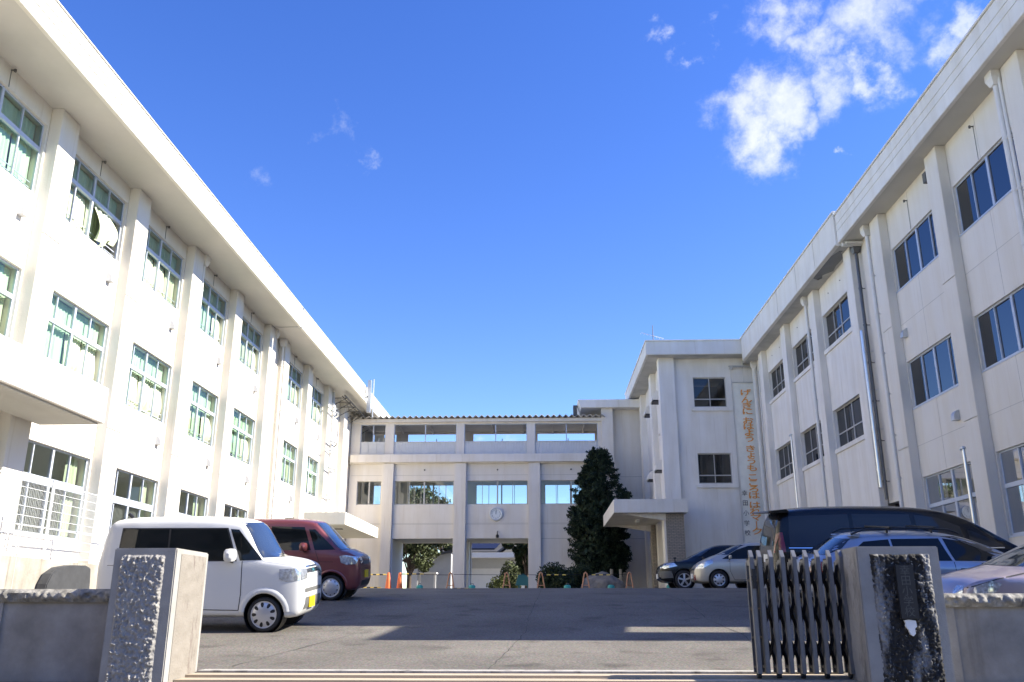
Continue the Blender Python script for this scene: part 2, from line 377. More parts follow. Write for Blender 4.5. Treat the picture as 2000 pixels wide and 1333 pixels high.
# cracks in the asphalt: thin ragged sheets
def crack(pts, w, mbx):
    P = []
    for (x0, y0), (x1, y1) in zip(pts, pts[1:]):
        n_ = max(2, int(math.hypot(x1 - x0, y1 - y0) / .25))
        for i in range(n_): P.append((x0 + (x1 - x0) * i / n_ + random.uniform(-.02, .02), y0 + (y1 - y0) * i / n_))
    P.append(pts[-1]); base = len(mbx.v)
    ys_extra = []
    for x, y in P:
        ww = w * random.uniform(.3, 1.1)
        mbx.v += [(x - ww, y, gz(y) + .005), (x + ww, y, gz(y) + .005)]
    for i in range(len(P) - 1): mbx.f.append((base + 2 * i, base + 2 * i + 1, base + 2 * i + 3, base + 2 * i + 2)); mbx.m.append(0)
mb = MB()
crack([(-.62, 10.4), (-.45, 12.4), (-.30, 14.4), (-.28, 16.3), (-.22, 18), (-.15, 19.6), (-.1, 22), (-.05, 26)], .006, mb)
crack([(-3.6, 10.6), (-3.3, 12.4), (-2.95, 14.2)], .008, mb)
crack([(3.1, 11.6), (2.9, 12.4), (3.05, 14.4), (2.9, 16.3), (3.0, 19.6), (2.7, 24)], .008, mb)
crack([(-3.7, 12.42), (-2.2, 12.6), (-2.0, 12.5)], .012, mb)
crack([(-2.0, 14.0), (-1.6, 14.1)], .02, mb)
tag(meshobj('crack', mb, 'crack', (0, 0, 0)), kind='structure')
# distant hill
mb = MB(); nx = 60
pr = [(-900 + 1800 * i / nx, 30 + 22 * noise.noise(Vector((i * .21, 3, 0))) + 10 * noise.noise(Vector((i * .9, 1, 0)))) for i in range(nx + 1)]
for x, h in pr: mb.v += [(x, 900, .7), (x, 980, h + .7), (x, 1300, .7)]
for i in range(nx):
    for k in (0, 1): a = 3 * i + k; mb.f.append((a, a + 3, a + 4, a + 1)); mb.m.append(0)
struct('hills', mb, 'hill', smooth=True)

# ------------------------------------------------------------------ facade tools
class Fac:
    """facade frame: u along the wall, d outwards, z up"""
    def __init__(s, kind, pos): s.k = kind; s.p = pos
    def P(s, u, d, z):
        if s.k == 'E': return (s.p + d, u, z)      # faces +X
        if s.k == 'W': return (s.p - d, u, z)      # faces -X
        if s.k == 'S': return (u, s.p - d, z)      # faces the camera
        return (u, s.p + d, z)                     # faces away
    def box(s, mb, u0, u1, d0, d1, z0, z1, mi=0):
        a = s.P(u0, d0, z0); b_ = s.P(u1, d1, z1); return mb.box(a[0], b_[0], a[1], b_[1], z0, z1, mi)
    def wall(s, mb, u0, u1, z0, z1, holes, d0, d1, mi=0):
        us = sorted({u0, u1} | {h[i] for h in holes for i in (0, 1) if u0 < h[i] < u1})
        zs = sorted({z0, z1} | {h[i] for h in holes for i in (2, 3) if z0 < h[i] < z1})
        nu, nz_ = len(us) - 1, len(zs) - 1
        def solid(i, j):
            if not (0 <= i < nu and 0 <= j < nz_): return False
            cu = (us[i] + us[i + 1]) / 2; cz = (zs[j] + zs[j + 1]) / 2
            return not any(h[0] < cu < h[1] and h[2] < cz < h[3] for h in holes)
        def q(*pts): mb.add([s.P(*p) for p in pts], [(0, 1, 2, 3)], mi)
        for i in range(nu):
            for j in range(nz_):
                if not solid(i, j): continue
                a, b_, c, d = us[i], us[i + 1], zs[j], zs[j + 1]
                q((a, d1, c), (b_, d1, c), (b_, d1, d), (a, d1, d)); q((a, d0, c), (a, d0, d), (b_, d0, d), (b_, d0, c))
                if not solid(i - 1, j): q((a, d0, c), (a, d1, c), (a, d1, d), (a, d0, d))
                if not solid(i + 1, j): q((b_, d0, c), (b_, d0, d), (b_, d1, d), (b_, d1, c))
                if not solid(i, j - 1): q((a, d0, c), (b_, d0, c), (b_, d1, c), (a, d1, c))
                if not solid(i, j + 1): q((a, d0, d), (a, d1, d), (b_, d1, d), (b_, d0, d))
        return mb

def curtain_mesh(F, u0, u1, z0, z1, d, amp=.035, billow=0.0, seed=0):
    mb = MB(); nu = max(6, int((u1 - u0) / .035)); nz_ = 10
    ph = seed * 1.7
    for j in range(nz_ + 1):
        t = j / nz_; z = z1 - (z1 - z0) * t
        for i in range(nu + 1):
            sN = i / nu; uu = u0 + (u1 - u0) * sN
            k = amp * (.55 + .45 * t) * (math.sin(sN * (u1 - u0) * 42 + ph + math.sin(t * 2 + ph)) + .4 * math.sin(sN * (u1 - u0) * 97 + 2 * ph))
            bl = billow * math.sin(math.pi * sN) ** .8 * math.sin(math.pi * min(1, t ** 1.3)) ** .9 if billow else 0
            mb.v.append(F.P(uu, d + k + bl, z))
    for j in range(nz_):
        for i in range(nu):
            a = j * (nu + 1) + i; mb.f.append((a, a + 1, a + nu + 2, a + nu + 1)); mb.m.append(0)
    return mb

def window(T, F, u0, u1, z0, z1, d=-.10, cols=4, transom=None, low_tr=None, metal='alu', fw=.045, cw=.085, glass='glass', curtains=None, open_=(), thick_mid=True, sill=None, rail=False, name='window', tw=.055):
    """frame mesh with glass and curtain children. transom/low_tr as fraction from the top"""
    fr = MB(); t = .055
    F.box(fr, u0, u1, d - t, d, z0, z0 + fw * 1.3); F.box(fr, u0, u1, d - t, d, z1 - fw, z1)
    F.box(fr, u0, u0 + fw, d - t, d - .001, z0 + fw * 1.3, z1 - fw); F.box(fr, u1 - fw, u1, d - t, d - .001, z0 + fw * 1.3, z1 - fw)
    rows = []
    zt = None
    if transom: zt = z1 - (z1 - z0) * transom
    for i in range(1, cols):
        u = u0 + (u1 - u0) * i / cols; mid = thick_mid and i * 2 == cols; w = cw / 2 if mid else fw * .42
        F.box(fr, u - w, u + w, d - t, d + (.014 if mid else -.006), z0 + fw * 1.3, z1 - fw)
    if zt:
        F.box(fr, u0 + fw, u1 - fw, d - t - .01, d + .022, zt - tw, zt + tw)
    if low_tr:
        z_ = z1 - (z1 - z0) * low_tr; F.box(fr, u0 + fw, u1 - fw, d - t, d + .004, z_ - .025, z_ + .025)
    if rail:
        for zz in (.16, .30):
            F.box(fr, u0 + fw, u1 - fw, d - .10, d - .085, z0 + zz, z0 + zz + .022)
    w = T.part(name, fr, metal)
    g = MB()
    for i in range(cols):
        a = u0 + (u1 - u0) * i / cols + .01; b_ = u0 + (u1 - u0) * (i + 1) / cols - .01
        dd = d - .030 + (.012 if i % 2 else -.012)
        for (za, zb, row) in (((z0, zt, 0), (zt, z1, 1)) if zt else ((z0, z1, 0),)):
            if row == 0 and i in open_: continue
            p = [F.P(a, dd, za + .02), F.P(b_, dd, za + .02), F.P(b_, dd, zb - .02), F.P(a, dd, zb - .02)]
            g.add(p, [(0, 1, 2, 3)])
    T.part('pane', g, glass, parent=w)
    if sill:
        sm = MB(); F.box(sm, u0 - .12, u1 + .10, d, .10, z0 - sill, z0 - .002); T.part('sill', sm, 'wall_old', parent=w)
    return w

# ================================================================== LEFT WING
FL = Fac('E', -12.25)
ZS_L = 12.05
LW = Thing('school_building', (-16, 31, .7), 'long sunlit three-storey cream school wing with green-curtained windows, on the left', 'school building')
PIL = [5.8, 10.15, 14.5, 18.85, 23.2, 27.55, 31.9, 36.3, 38.65, 42.95, 47.3, 51.4]
PW = .82
bays = [(PIL[i] + PW, PIL[i + 1]) for i in range(len(PIL) - 1)] + [(PIL[-1] + PW, 60.5)]
FLO = [(1.70, 3.88), (5.72, 7.68), (9.62, 11.52)]
holes = []; wins = []
for bi, (a, b_) in enumerate(bays):
    if bi == 7: continue                     # the narrow expansion-joint bay
    for fi, (z0, z1) in enumerate(FLO):
        if bi >= 10:
            if bi == 10: u0, u1, zz0, zz1 = a + .35, b_ - 1.0, z0 + .1, z1 - .2
            else: continue
            if fi == 2: continue
            if fi == 1: zz0, zz1 = 7.55, 9.0
            if fi == 0: zz0, zz1 = 3.75, 5.2
        else: u0, u1, zz0, zz1 = a + .04, b_ - .08, z0, z1
        holes.append((u0, u1, zz0, zz1)); wins.append((bi, fi, u0, u1, zz0, zz1))
mb = MB(); FL.wall(mb, 4, 60.5, .3, ZS_L, holes, -.28, 0)
LW.part('wall', mb, 'wall')
mb = MB(); mb.box(-22, -12.53, 4, 4.2, .3, ZS_L); mb.box(-22, -12.53, 60.3, 60.5, .3, ZS_L); mb.box(-22.2, -22, 4, 60.5, .3, ZS_L)
LW.part('rear_wall', mb, 'wall')
mb = MB()
mb.box(-19, -18.9, 4.2, 60.3, .4, ZS_L - .01)
for z in (.95, 4.7, 8.6): mb.box(-18.9, -12.54, 4.21, 60.29, z, z + .12)
for p in PIL[::2]: mb.box(-18.9, -12.54, p + .3, p + .42, .96, ZS_L - .02)
LW.part('floor', mb, 'interior_light')
for p in PIL:
    mb = MB(); FL.box(mb, p, p + PW, .001, .30, .3, ZS_L)
    FL.box(mb, p, p + PW, .3, .302, 8.66, 8.674, 1); FL.box(mb, p, p + PW, .3, .302, 4.76, 4.774, 1)
    LW.part('pilaster', mb, ['wall', 'joint'], bevel=.012)
# horizontal construction joints on the spandrels
for bi, (a, b_) in enumerate(bays):
    mb = MB(); FL.box(mb, a, b_, 0, .003, 8.66, 8.674); FL.box(mb, a, b_, 0, .003, 4.76, 4.774)
    uc = (a + b_) / 2
    for zz in ((7.70, 9.60), (3.90, 5.70), (11.54, 12.03)): FL.box(mb, uc - .006, uc + .006, 0, .0032, *zz)
    LW.part('wall_joint', mb, 'joint')
# roof: soffit slab, fascia
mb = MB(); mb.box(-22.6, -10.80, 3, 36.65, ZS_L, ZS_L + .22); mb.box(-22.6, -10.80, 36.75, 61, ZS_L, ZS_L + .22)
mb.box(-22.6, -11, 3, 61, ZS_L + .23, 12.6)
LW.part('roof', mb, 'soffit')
for a, b_ in ((3, 36.65), (36.75, 61)):
    mb = MB(); mb.box(-10.80, -10.69, a, b_, ZS_L - .05, 12.9)
    for zz in (12.35, 12.60): mb.box(-10.688, -10.685, a, b_, zz, zz + .01, 1)
    mb.box(-10.9, -10.66, a, b_, 12.902, 12.95)
    LW.part('fascia', mb, ['fascia', 'joint_light'], bevel=.01)
# windows + curtains
rc = random.Random(4)
for (bi, fi, u0, u1, z0, z1) in wins:
    if bi >= 10:
        w = window(LW, FL, u0, u1, z0, z1, cols=3, glass='glass_dark', thick_mid=False); continue
    if bi < 2: continue
    opn = ()
    if fi == 1: opn = {3: (2, 3), 4: (1, 2, 3), 5: (3,), 6: (3,), 8: (), 9: (2,)}.get(bi, ())
    if fi == 2: opn = {3: (1, 3), 4: (1, 2), 5: (3,), 6: (3,), 8: (3,), 9: (3,)}.get(bi, ())
    w = window(LW, FL, u0, u1, z0, z1, d=-.08, transom=.37 if fi else .40, open_=opn, rail=fi > 0, tw=.055 if fi else .10)
    cw_ = (u1 - u0) / 4; zt = z1 - (z1 - z0) * (.37 if fi else .40)
    if fi > 0:
        # upper lights always covered by the green curtain, lower ones pulled or billowing
        mb = curtain_mesh(FL, u0 + .02, u1 - .03, zt - .02, z1 - .03, -.27, .02, seed=bi + fi)
        LW.part('curtain', mb, 'curtain_green', parent=w, smooth=True)
        for i in range(4):
            a = u0 + cw_ * i + .02; b_ = a + cw_ - .04
            if fi == 2 and bi == 3 and i in (0, 3): continue
            if fi == 2 and bi in (6, 8) and i == 0: continue
            if i in opn:
                mb = curtain_mesh(FL, a, b_, z0 + .06, zt - .04, -.27, .025, billow=.10 + .16 * rc.random(), seed=i + bi)
                LW.part('curtain', mb, 'curtain_cream', parent=w, smooth=True)
            else:
                mb = curtain_mesh(FL, a, b_, z0 + (.06 if rc.random() > .3 else .28), zt, -.27, .03, seed=i + bi * 3)
                LW.part('curtain', mb, rc.choice(['curtain_green', 'curtain_green', 'curtain_cream']), parent=w, smooth=True)
    else:
        mb = curtain_mesh(FL, u1 - .62, u1 - .1, z0 + .1, z1 - .05, -.30, .04, seed=bi)
        LW.part('curtain', mb, 'curtain_cream', parent=w, smooth=True)
        # lower panes have a vertical grille
        g = MB()
        for i in range(int((u1 - u0 - .7) / .075)): FL.box(g, u0 + .08 + i * .075, u0 + .096 + i * .075, -.20, -.185, z0 + .06, zt - .06)
        LW.part('grille', g, 'alu_old', parent=w)
# the curtain blown right out of a top-floor window
mb = MB(); a0, a1 = 26.35, 27.2; nu, nv = 18, 14
for j in range(nv + 1):
    t = j / nv
    for i in range(nu + 1):
        s_ = i / nu; u = 21.62 + .10 * t + (1.0 - .30 * t) * s_ + .06 * math.sin(t * 4); z = 10.78 - 1.15 * t + .10 * math.sin(s_ * 9 + 1) * t * t + .22 * s_ * t
        dd = -.16 + .34 * math.sin(t * 2.2) ** 1.1 * (.55 + .45 * s_) + (.02 + .05 * t) * math.sin(s_ * 24 + t * 2)
        mb.v.append(FL.P(u, dd, z))
for j in range(nv):
    for i in range(nu): a = j * (nu + 1) + i; mb.f.append((a, a + 1, a + nu + 2, a + nu + 1)); mb.m.append(0)
LW.part('curtain', mb, 'curtain_cream', smooth=True, label='pale curtain blown right out of the open top-floor window')
# vent hoods
def hood(T, F, u, z, m='panel_grey'):
    mb = MB(); p = []
    for k in range(7):
        a = math.pi / 2 * k / 6; p.append((.16 * math.sin(a), .20 * math.cos(a)))
    prof = [(0, -.06)] + [(x, y - .0) for x, y in reversed(p)] if False else [(0, .2)] + [(x, y) for x, y in p[1:]] + [(.16, -.08), (0, -.08)]
    n_ = len(prof); vs = [F.P(u - .1, d + .002, z + q) for d, q in prof] + [F.P(u + .1, d + .002, z + q) for d, q in prof]
    mb.add(vs, [tuple(range(n_)), tuple(range(2 * n_ - 1, n_ - 1, -1))] + [(i, (i + 1) % n_, (i + 1) % n_ + n_, i + n_) for i in range(n_)])
    T.part('vent_hood', mb, m)
for u in (18.3, 22.65, 27.0, 31.35, 35.7, 42.2, 46.6):
    hood(LW, FL, u, 8.92); hood(LW, FL, u, 5.05)
# soffit hooks with their wires
for bi in range(2, 10):
    if bi == 7: continue
    a, b_ = bays[bi]; u = (a + b_) / 2
    mb = MB(); mb.tube([FL.P(u, .0, ZS_L - .08), FL.P(u, .10, ZS_L - .08)], .018); mb.tube([FL.P(u, .10, ZS_L - .06), FL.P(u, .10, ZS_L - .13)], .03); mb.tube([FL.P(u, .012, ZS_L - .1), FL.P(u + .01, .012, 11.53)], .007, 5)
    LW.part('hook', mb, 'trim_grey')
# downpipes
def downpipe(T, F, u, d, z0, z1, r=.06, m='pipe', head=True, kz=None):
    mb = MB(); mb.tube([F.P(u, d, z1 - (.3 if head else 0)), F.P(u, d, z0)], r, 10)
    if head:
        a = F.P(u, d, 0)
        b = [(a[0] - .09, a[1] - .09, z1 - .36), (a[0] + .09, a[1] - .09, z1 - .36), (a[0] + .09, a[1] + .09, z1 - .36), (a[0] - .09, a[1] + .09, z1 - .36)]
        t = [(a[0] - .15, a[1] - .16, z1 - .18), (a[0] + .15, a[1] - .16, z1 - .18), (a[0] + .15, a[1] + .16, z1 - .18), (a[0] - .15, a[1] + .16, z1 - .18)]
        mb.hexa(b, t); mb.box(a[0] - .15, a[0] + .15, a[1] - .16, a[1] + .16, z1 - .179, z1 - .002)
    z = z0 + .6
    while z < z1 - .6:
        mb.lathe([(r, -.03), (r + .014, -.03), (r + .014, .03), (r, .03)], F.P(u, d, z), (0, 0, 1), 10)
        F.box(mb, u - .015, u + .015, -.0 + .002, d, z - .012, z + .012); z += 1.35
    T.part('downpipe', mb, m, smooth=True)
downpipe(LW, FL, 28.50, .26, .7, ZS_L, .055)
downpipe(LW, FL, 28.72, .12, .7, ZS_L, .045, head=False)
downpipe(LW, FL, 37.22, .24, .7, ZS_L, .06)
downpipe(LW, FL, 38.52, .22, .7, ZS_L, .05)
downpipe(LW, FL, 37.5, .12, .7, ZS_L, .05, head=False)
# service ducts and pipework at the far end
mb = MB(); FL.box(mb, 48.14, 48.55, .02, .42, 1.0, 11.2); LW.part('duct', mb, 'white_paint', bevel=.01)
mb = MB(); FL.box(mb, 48.2, 48.5, .1, .36, 11.2, 11.9)
for z in (10.6, 8.9, 7.4, 5.9): mb.tube([FL.P(47.3, .5, z), FL.P(48.4, .62, z + .05), FL.P(48.9, .5, z + .02), FL.P(49.2, .3, z)], .05, 7)
for z in (10.9, 8.4): mb.tube([FL.P(46.9, .4, z), FL.P(48.3, .55, z)], .035, 6)
LW.part('pipework', mb, 'galv', smooth=True)
mb = MB(); mb.tube([FL.P(48.6, .9, 11.75), FL.P(58, .9, 11.75)], .05, 7); mb.tube([FL.P(48.6, .75, 11.72), FL.P(58, .75, 11.72)], .035, 7)
for k in range(8):
    u = 49 + k * 1.2; mb.tube([FL.P(u, .04, 11.2), FL.P(u, .75, 11.6), FL.P(u, .95, 11.7)], .022, 5); mb.tube([FL.P(u, .04, 11.7), FL.P(u, .95, 11.7)], .022, 5)
LW.part('pipe_rack', mb, 'trim_grey')
mb = MB(); mb.box(-10.55, -10.35, 51.0, 51.25, 11.3, 13.3); mb.tube([(-10.2, 51.1, 11.0), (-10.2, 51.1, 13.35)], .04); mb.box(-10.75, -10.5, 51, 51.2, 12.2, 12.3)
LW.part('duct', mb, 'galv')
# entrance canopy near left
mb = MB(); mb.box(-11.949, -10.4, 2, 20.02, 4.20, 5.06)
LW.part('canopy', mb, 'wall', bevel=.015)
mb = MB(); mb.box(-11.9, -10.5, 2.2, 19.9, 4.16, 4.198); LW.part('canopy_soffit', mb, 'soffit')
# far entrance canopy
mb = MB(); mb.box(-12.25, -9.95, 44.2, 53.3, 4.04, 4.66); LW.part('canopy', mb, 'fascia', bevel=.012)
mb = MB(); mb.box(-11.0, -10.6, 46.5, 46.75, 4.0, 4.04); LW.part('canopy_light', mb, 'trim_grey')

# ================================================================== terrace, fence, rail
mb = MB(); mb.box(-11.0, -10.8, 2, 21.9, -1.6, 1.02)
for y in (6, 9, 12, 15, 18, 20.2): mb.box(-10.8, -10.798, y, y + .012, -1, 1.02, 1)
single('retaining_wall', mb, ['conc', 'joint'], 'low streaked concrete retaining wall under the white mesh fence, left wing', 'retaining wall')
struct('terrace', MB().box(-12.24, -11.001, 2, 21.9, -1.5, .98), 'conc')
FE = Thing('mesh_fence', (-10.95, 14, 1.02), 'white welded mesh fence with round posts on the concrete retaining wall, left', 'fence')
posts = [10.6, 13.4, 16.3, 19.15, 21.85]
for y in posts:
    mb = MB(); mb.tube([(-10.90, y, 1.02), (-10.90, y, 2.72)], .035, 10); mb.tube([(-10.90, y, 2.72), (-10.90, y, 2.74)], .04, 10); mb.box(-10.97, -10.83, y - .07, y + .07, 1.02, 1.035)
    FE.part('post', mb, 'fence_white', smooth=True)
for a, b_ in zip(posts, posts[1:]):
    mb = MB(); y = a + .08
    while y < b_ - .05: mb.tube([(-10.94, y, 1.08), (-10.94, y, 2.66)], .0019, 4, cap=False); y += .05
    for k in range(9): z = 1.10 + k * .194; mb.tube([(-10.93, a + .04, z), (-10.93, b_ - .04, z)], .0055 if 0 < k < 8 else .012, 5, cap=False)
    FE.part('mesh_panel', mb, 'fence_white')
# ramp handrail inside
HR = Thing('handrail', (-11.5, 20, .98), 'thin grey ramp handrail on the terrace behind the mesh fence', 'handrail')
for (y0, y1, z0, z1) in ((16.2, 19.4, 1.75, 1.95), (19.5, 23.6, 1.75, 2.0)):
    mb = MB(); mb.tube([(-11.7, y0, z0 + .05), (-11.7, y1, z1 - .25 + .1)], .02, 7); HR.part('rail', mb, 'galv')
    for y in (y0, y1):
        mb = MB(); mb.tube([(-11.7, y, .98), (-11.7, y, z0 + .05 if y == y0 else z1 - .15)], .018, 7); HR.part('post', mb, 'galv')
# dark rounded shape in front of the retaining wall
mb = MB(); pr = [(18.75, -.0), (18.85, .50), (19.0, .72), (19.3, .86), (19.8, .93), (20.4, .95), (20.62, .90), (20.68, .6), (20.72, .0)]
mb.prism(pr, 0, -10.55, -10.78)
single('dark_shape', mb, 'dark_grey', 'dark grey round-shouldered shape standing against the concrete retaining wall', 'cover', bevel=.02)

# ================================================================== RIGHT WING (newer near part)
FR = Fac('W', 11.4); ZS_R = 12.45
RW = Thing('school_building', (16, 20, .7), 'shaded near part of the right school wing, wide sliding windows and lined fascia', 'school building')
P0 = 22.2; BP = 4.42; RPW = .75
rp = [P0 - BP * k for k in (1, 0)] + [P0 + BP]           # 17.78, 22.2, 26.62
RF = [(1.70, 3.76), (5.87, 7.34), (9.68, 11.12)]
rb = [(rp[0] + RPW, rp[1]), (rp[1] + RPW, rp[2]), (15.6, rp[0])]
holes = []; rwins = []
for bi, (a, b_) in enumerate(rb):
    for fi, (z0, z1) in enumerate(RF):
        u0, u1 = (a + .10, b_ - .06); 
        if bi == 2: u0 = a + .3
        holes.append((u0, u1, z0, z1)); rwins.append((bi, fi, u0, u1, z0, z1))
holes.append((28.2, 29.6, .69, 3.3))
mb = MB(); FR.wall(mb, 15.2, 29.9, .3, ZS_R, holes, -.28, 0); RW.part('wall', mb, 'wall')
mb = MB(); mb.box(11.68, 20, 15.2, 15.4, .3, ZS_R); mb.box(20, 20.2, 15.2, 45, .3, ZS_R); RW.part('rear_wall', mb, 'wall')
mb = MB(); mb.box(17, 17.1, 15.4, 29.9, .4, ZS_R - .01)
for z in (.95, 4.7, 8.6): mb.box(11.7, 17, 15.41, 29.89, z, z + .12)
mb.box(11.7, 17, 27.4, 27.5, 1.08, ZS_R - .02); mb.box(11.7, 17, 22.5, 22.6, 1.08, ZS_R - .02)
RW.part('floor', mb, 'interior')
for p in rp:
    mb = MB(); FR.box(mb, p, p + RPW, .001, .28, .3, ZS_R)
    for zz in (8.55, 4.70): FR.box(mb, p, p + RPW, .28, .282, zz, zz + .014, 1)
    RW.part('pilaster', mb, ['wall', 'joint'], bevel=.012)
for bi, (a, b_) in enumerate(rb):
    mb = MB(); uc = (a + b_) / 2 + .15
    for zz in (8.55, 4.70): FR.box(mb, a, b_, 0, .003, zz, zz + .012)
    for zz in ((7.36, 9.66), (3.78, 5.85), (11.14, 12.43)): FR.box(mb, uc - .006, uc + .006, 0, .0032, *zz)
    RW.part('wall_joint', mb, 'joint')
for (bi, fi, u0, u1, z0, z1) in rwins:
    w = window(RW, FR, u0, u1, z0, z1, d=-.07, cols=4, transom=.42 if fi == 0 else None, metal='alu', glass='glass_dark' if fi else 'glass', cw=.10)
    if fi:
        mb = curtain_mesh(FR, u1 - .85, u1 - .06, z0 + .05, z1 - .04, -.34, .04, seed=bi); RW.part('curtain', mb, 'curtain_old', parent=w, smooth=True)
    else:
        mb = curtain_mesh(FR, u1 - .60, u1 - .1, z0 + .1, z1 - .05, -.34, .04, seed=bi); RW.part('curtain', mb, 'curtain_green', parent=w, smooth=True)
        mb = curtain_mesh(FR, u0 + .1, u0 + .5, z0 + .1, z1 - .05, -.34, .04, seed=bi + 2); RW.part('curtain', mb, 'curtain_green', parent=w, smooth=True)
    sm = MB(); FR.box(sm, u0 - .02, u1 + .02, -.07, .02, z0 - .05, z0 - .002); RW.part('sill', sm, 'alu', parent=w)
hood(RW, FR, 26.30, 8.15, 'galv'); hood(RW, FR, 23.80, 5.0, 'galv')
for u in (20.6, 24.95):
    mb = MB(); mb.tube([FR.P(u, .0, 12.1), FR.P(u, .10, 12.1)], .018); mb.tube([FR.P(u, .10, 12.12), FR.P(u, .10, 12.05)], .03); mb.tube([FR.P(u, .012, 12.1), FR.P(u + .01, .012, 11.13)], .006, 5)
    RW.part('hook', mb, 'trim_grey')
mb = MB(); FR.box(mb, 23.15, 23.35, .02, .2, 11.85, 12.15); RW.part('floodlight', mb, 'trim_grey')
downpipe(RW, FR, 18.72, .34, .6, ZS_R, .07); downpipe(RW, FR, 18.60, .30, .6, ZS_R, .045, head=False)
downpipe(RW, FR, 27.62, .30, .6, ZS_R, .065); downpipe(RW, FR, 27.45, .16, .6, 12.1, .05, head=False)
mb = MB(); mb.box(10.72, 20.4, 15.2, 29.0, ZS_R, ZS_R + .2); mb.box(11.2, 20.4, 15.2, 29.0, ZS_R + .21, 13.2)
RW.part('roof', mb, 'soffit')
mb = MB(); mb.box(10.60, 10.72, 15.2, 29.0, ZS_R - .02, 13.5)
for zz in (12.86, 13.12): mb.box(10.595, 10.598, 15.2, 29.0, zz, zz + .02, 1)
mb.box(10.56, 10.8, 15.2, 29.02, 13.502, 13.57); mb.box(10.60, 10.72, 15.19, 15.199, ZS_R, 13.5)
RW.part('fascia', mb, ['fascia_old', 'joint'], bevel=.01)
mb = MB(); mb.box(10.72, 11.4, 28.86, 29.0, ZS_R - .16, ZS_R - .002); mb.tube([(10.8, 28.75, ZS_R - .09), (11.5, 28.75, ZS_R - .09)], .05, 8)
RW.part('gutter', mb, 'pipe')
# unseen slotted wall added to throw the yard's shadow edge and lit strip
mb = MB(); FR.wall(mb, 13.3, 15.199, .3, 9.55, [(14.45, 15.15, 6.0, 7.68)], -.2, 0)
mb.box(10.4, 11.398, 13.3, 15.199, 9.35, 9.72)
RW.part('shadow_wall', mb, 'wall')

# ================================================================== RIGHT WING (older part + stair block)
OW = Thing('school_building', (15, 42, .7), 'older weathered right school wing with stair block, grey sliding windows and sill ledges', 'school building')
op = [29.35, 33.8, 38.25, 42.6]
ob = [(30.1, 33.8), (34.5, 38.25), (38.95, 42.6), (43.3, 45.2)]
OF = [(5.85, 7.36), (9.82, 11.26)]
holes = []; owins = []
for bi, (a, b_) in enumerate(ob[:3]):
    for fi, (z0, z1) in enumerate(OF):
        u0, u1 = a + .12, b_ - .08
        holes.append((u0, u1, z0, z1)); owins.append((bi, fi, u0, u1, z0, z1))
    holes.append((a + .25, b_ - .15, 1.6, 3.35)); owins.append((bi, 2, a + .25, b_ - .15, 1.6, 3.35))
mb = MB(); FR.wall(mb, 29.95, 45.2, .3, ZS_R, holes, -.28, .04); OW.part('wall', mb, 'wall_old')
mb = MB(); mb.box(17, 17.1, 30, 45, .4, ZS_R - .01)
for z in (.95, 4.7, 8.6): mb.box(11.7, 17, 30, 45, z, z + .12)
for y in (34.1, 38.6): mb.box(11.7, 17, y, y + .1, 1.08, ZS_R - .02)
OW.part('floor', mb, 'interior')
for p in op:
    mb = MB(); FR.box(mb, p, p + .7, .041, .30, .3, ZS_R); OW.part('pilaster', mb, 'wall_old', bevel=.012)
for (bi, fi, u0, u1, z0, z1) in owins:
    w = window(OW, FR, u0, u1, z0, z1, d=-.09, cols=4, low_tr=.62, metal='alu_old', glass='glass_dark', fw=.04, cw=.06, sill=.16)
    mb = curtain_mesh(FR, u0 + .05, u1 - .06, z0 + .05, z1 - .04, -.36, .05, seed=bi); OW.part('curtain', mb, 'curtain_old', parent=w, smooth=True)
downpipe(OW, FR, 29.12, .30, 3.8, 9.2, .06, m='steel', head=False); downpipe(OW, FR, 29.1, .16, 3.4, ZS_R, .055, m='pipe_dark')
downpipe(OW, FR, 34.72, .34, .7, ZS_R, .065); downpipe(OW, FR, 34.62, .16, .7, 12.0, .04, head=False)
downpipe(OW, FR, 44.7, .2, .7, ZS_R, .10); downpipe(OW, FR, 44.2, .12, .7, 11.8, .035, head=False)
for bi, (a, b_) in enumerate(ob[:3]):
    mb = MB()
    for u in (a + 1.2, a + 2.6): mb.tube([FR.P(u, .0, 11.9), FR.P(u, .07, 11.9)], .018, 6)
    OW.part('hook', mb, 'trim_grey')
# stair block: south face at Y=45.2, west face at X=6.5
FS = Fac('S', 45.2); FW = Fac('W', 6.5)
sh = [(8.05, 9.78, 6.13, 7.70), (8.05, 9.78, 10.15, 11.76)]
mb = MB(); FS.wall(mb, 6.5, 11.38, .3, 12.8, sh, -.25, 0)
wh = [(46.5, 47.35, 9.3, 11.2), (50.0, 50.85, 9.3, 11.2), (46.5, 47.35, 5.5, 7.4), (50.0, 50.85, 5.5, 7.4), (46.2, 47.6, .69, 3.2)]
FW.wall(mb, 45.452, 56, .3, 12.8, wh, -.25, 0)
mb.box(6.75, 20, 55.8, 56, .3, 12.8)
OW.part('wall', mb, 'wall_old')
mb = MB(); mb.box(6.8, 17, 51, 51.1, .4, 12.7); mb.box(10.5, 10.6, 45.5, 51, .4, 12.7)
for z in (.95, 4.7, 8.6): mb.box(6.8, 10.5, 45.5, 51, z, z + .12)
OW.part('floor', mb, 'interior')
for (a, b_, z0, z1) in sh:
    w = window(OW, FS, a, b_, z0, z1, d=-.12, cols=2, metal='alu_old', glass='glass_dark', low_tr=.72, thick_mid=False)
    s = MB(); FS.box(s, a - .15, b_ + .25, .0, .10, z0 - .22, z0 - .06); OW.part('sill', s, 'wall_old', parent=w)
